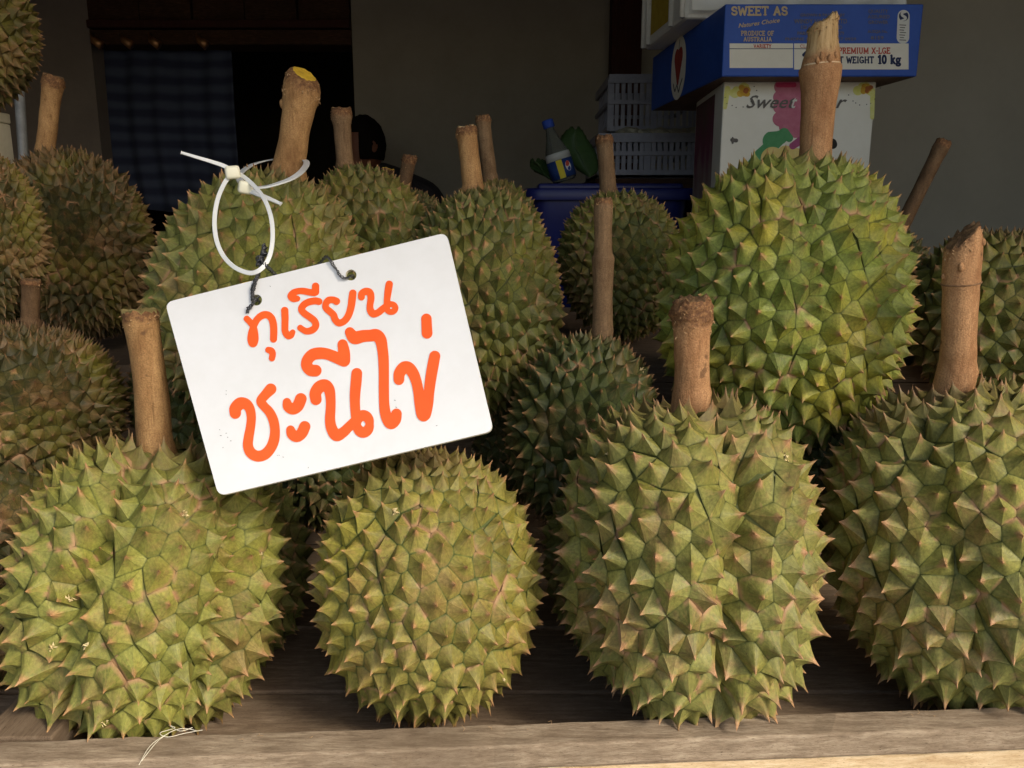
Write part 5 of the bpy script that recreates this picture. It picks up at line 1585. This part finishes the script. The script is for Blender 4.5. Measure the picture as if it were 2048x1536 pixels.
# ================================================================== PERSON (seated far back, seen from behind the stall)
def person():
    Yp = 3.25
    hx, hy = 727, 290
    head = at(hx, hy, Yp)
    base = Vector((head.x + .05, Yp + .1, 0))
    pr = wempty('person', base); tag(pr, 'person with short black hair in a dark shirt, seated in shadow at the back wall', 'person')
    SK = mottled('skin_brown', (.13, .045, .025), (.17, .065, .035), 20, .55, .05)
    SH = mottled('dark_shirt', (.016, .014, .018), (.03, .026, .03), 40, .9, .2)
    HRm = mottled('black_hair', (.006, .005, .004), (.010, .008, .007), 200, .95, .4, spec=.05)
    hs = .088
    # head with face turned to the viewer's left
    bm = bmesh.new(); bmesh.ops.create_uvsphere(bm, u_segments=32, v_segments=24, radius=1)
    for v in bm.verts:
        x, y, z = v.co
        # local frame: -x is the face direction
        w_ = .72 + .10 * z if z < 0 else .78
        fx = x * .95; fy = y * w_; fz = z * 1.2
        if x < -.55 and abs(y) < .22 and -.25 < z < .12: fx -= .16 * (1 - abs(y) / .22) * (1 - abs(z + .1) / .25 if abs(z + .1) < .25 else 0)
        if z < -.55 and x < 0: fx -= .08
        if x < -.5 and .02 < z < .22 and .15 < abs(y) < .5: fx += .06
        v.co = Vector((fx, fy, fz)) * hs
    rm = Matrix.Rotation(R(35), 4, 'Z')
    def place(bm, name, mat, parent):
        for v in bm.verts: v.co = rm @ v.co + (head - pr.location)
        me_ = bpy.data.meshes.new(name); bm.to_mesh(me_); bm.free()
        me_.polygons.foreach_set('use_smooth', [True] * len(me_.polygons))
        return link_mesh(name, me_, mat, parent)
    place(bm, 'head', SK, pr)
    bm = bmesh.new(); bmesh.ops.create_uvsphere(bm, u_segments=32, v_segments=24, radius=1)
    dl = []
    for v in bm.verts:
        x, y, z = v.co
        if (x < -.62 and z < .3) or z < -.55: dl.append(v); continue
        v.co = Vector((x * 1.0, y * .84, z * 1.25)) * hs * (1 + .05 * noise.noise(v.co * 5))
    bmesh.ops.delete(bm, geom=dl, context='VERTS')
    o = place(bm, 'hair', HRm, pr)
    m = o.modifiers.new('thick', 'SOLIDIFY'); m.thickness = .004
    for s_ in (-1, 1):
        bm = bmesh.new(); bmesh.ops.create_uvsphere(bm, u_segments=12, v_segments=8, radius=1)
        for v in bm.verts: v.co = Vector((v.co.x * .22 + .08, v.co.y * .06 + s_ * .78, v.co.z * .3 - .05)) * hs
        place(bm, 'ear', SK, pr)
    # body by skin modifier: neck, torso, arms, thighs, shins
    n0 = head + Vector((.02, .02, -.09))
    sh_ = head + Vector((.06, .05, -.165))
    hip = head + Vector((.14, .10, -.72))
    J = [hip, (hip + sh_) / 2 + Vector((0, .03, 0)), sh_, n0]
    Rr = [.15, .145, .13, .058]
    E_ = [(0, 1), (1, 2), (2, 3)]
    def limb(par, chain):
        prev = par
        for (p, r) in chain:
            J.append(p); Rr.append(r); E_.append((prev, len(J) - 1)); prev = len(J) - 1
    for s_ in (-1, 1):
        limb(2, [(sh_ + Vector((.19 * s_, 0, -.02)), .065), (sh_ + Vector((.25 * s_, -.04, -.27)), .048), (sh_ + Vector((.12 * s_, -.28, -.36)), .036)])
        limb(0, [(hip + Vector((.10 * s_, -.06, -.03)), .10), (hip + Vector((.14 * s_, -.42, .0)), .075), (hip + Vector((.13 * s_, -.40, -.43)), .05)])
    me_ = bpy.data.meshes.new('shirt_and_body')
    me_.from_pydata([tuple(p - pr.location) for p in J], E_, [])
    o = link_mesh('clothed_body', me_, SH, pr)
    m = o.modifiers.new('skin', 'SKIN')
    for i, r in enumerate(Rr):
        me_.skin_vertices[0].data[i].radius = (r, r * (.72 if i < 3 else 1))
        me_.skin_vertices[0].data[i].use_root = (i == 0)
    m = o.modifiers.new('sub', 'SUBSURF'); m.levels = 2; m.render_levels = 2
    # stool
    stl = wempty('stool', Vector((hip.x, hip.y, 0))); tag(stl, 'low dark wooden stool under the seated person at the back', 'stool')
    zs = hip.z - .14
    mbs = MB(); mbs.box(hip.x - .18, hip.x + .18, hip.y - .17, hip.y + .17, zs - .04, zs); mbs.build('seat', M['brown_wood'], stl, bevel=.005)
    for (a, b) in ((-1, -1), (1, -1), (-1, 1), (1, 1)):
        mbs = MB(); mbs.box(hip.x + a * .14 - .02, hip.x + a * .14 + .02, hip.y + b * .13 - .02, hip.y + b * .13 + .02, 0, zs - .041); mbs.build('leg', M['brown_wood'], stl)
person()

# ================================================================== SMALL DEBRIS
DB = mottled('dry_petal', (.50, .36, .15), (.74, .62, .36), 300, .8, 0)
def flake(px, py, Y, s, sd, where):
    c_ = at(px, py, Y); g = random.Random(sd)
    V_, F_ = [], []
    for _ in range(7):
        d1 = Vector((g.gauss(0, 1), g.gauss(0, .5), g.gauss(0, 1))).normalized() * s * g.uniform(.6, 1.2)
        d2 = Vector((g.gauss(0, 1), g.gauss(0, .5), g.gauss(0, 1))).normalized() * s * .45
        o_ = Vector((g.gauss(0, 1), g.gauss(0, .4), g.gauss(0, 1))) * s * .35
        k = len(V_)
        V_ += [c_ + o_ - d2, c_ + o_ + d1 * .4 + Vector((0, -s * .3, 0)), c_ + o_ + d1, c_ + o_ + d2]
        F_ += [(k, k + 1, k + 2), (k, k + 3, k + 1), (k + 3, k + 2, k + 1)]
    o = mesh_obj('dry_flake', V_, F_, DB)
    tag(o, 'pale crumbly dry flake ' + where, 'dry flake', 'dry petal flakes stuck on the spikes')
hit_list = [(172, 1292, .006, 'on the lower left of the broad left front durian'), (206, 1444, .005, 'near the foot of the broad left front durian'), (137, 1195, .005, 'at the left middle of the broad left front durian'),
            (521, 1108, .003, 'at the upper right of the broad left front durian'), (105, 1295, .005, 'at the left rim of the broad left front durian'), (790, 1025, .005, 'high on the yellowish front durian'),
            (1008, 1360, .003, 'low right on the yellowish front durian'), (370, 1028, .004, 'near the top centre of the broad left front durian'), (1570, 915, .005, 'at the upper right of the lobed front durian'), (1216, 905, .003, 'at the top left of the lobed front durian'),
            (1635, 1225, .005, 'at the right rim of the lobed front durian'), (1285, 740, .004, 'beside the short frayed stem in the shade'), (945, 905, .006, 'just below the sign\'s lower right corner')]
bpy.context.view_layer.update()
dg = bpy.context.evaluated_depsgraph_get()
for k, (px_, py_, s_, wh) in enumerate(hit_list):
    ok_, loc, *_r = scene.ray_cast(dg, Vector((0, 0, CAMZ)) + ray(px_, py_).normalized() * .2, ray(px_, py_).normalized())
    if ok_ and loc.y < 1.0:
        flake(px_, py_, loc.y - s_ * .1, s_ * .62, 50 + k, wh)
# stray pale fibre lying over the rail at the left
HR = mottled('pale_fibre', (.70, .64, .5), (.8, .75, .62), 100, .7, 0)
fbv = wempty('stray_fibre', at(340, 1470, .5)); tag(fbv, 'wispy pale plant fibre drooping over the front rail below the left durian', 'plant fibre')
g = random.Random(3)
def rail_pt(px, py, up=.0012): return on_plane(px, py, BEAM_Z + up)
for pl in ([(395, 1462), (370, 1457), (345, 1462), (318, 1480), (300, 1500), (283, 1522)], [(345, 1458), (320, 1466), (335, 1474), (372, 1466), (405, 1460)], [(330, 1470), (300, 1492), (278, 1530)], [(350, 1455), (338, 1450), (360, 1462), (385, 1455)]):
    mbf = MB(); mbf.tube(catmull([rail_pt(x, y, .0015 + .002 * g.random()) for x, y in pl], 6), .00022, 5); mbf.build('hair', HR, fbv, True)
cr = wempty('rail_lint', rail_pt(1040, 1440)); tag(cr, 'tiny curls of lint and dirt caught along the back edge of the rail', 'lint', kind='stuff')
mbf = MB()
for _ in range(14):
    px_ = g.choice([1040, 1060, 1170, 700, 520, 640, 1830, 1560, 930]) + g.gauss(0, 25)
    py_ = 1480 - (px_ - 97) * .0349 + g.uniform(-1, 14)
    p = rail_pt(px_, py_)
    a_ = g.uniform(0, 6.28); L_ = g.uniform(.001, .004)
    mbf.tube([p, p + Vector((math.cos(a_), math.sin(a_), g.uniform(.2, 1.0))) * L_ * .5, p + Vector((math.cos(a_ + .9), math.sin(a_ + .9), g.uniform(0, .6))) * L_], .00014, 4)
mbf.build('lint_fibre', M['fibre'], cr)['kind'] = 'stuff'
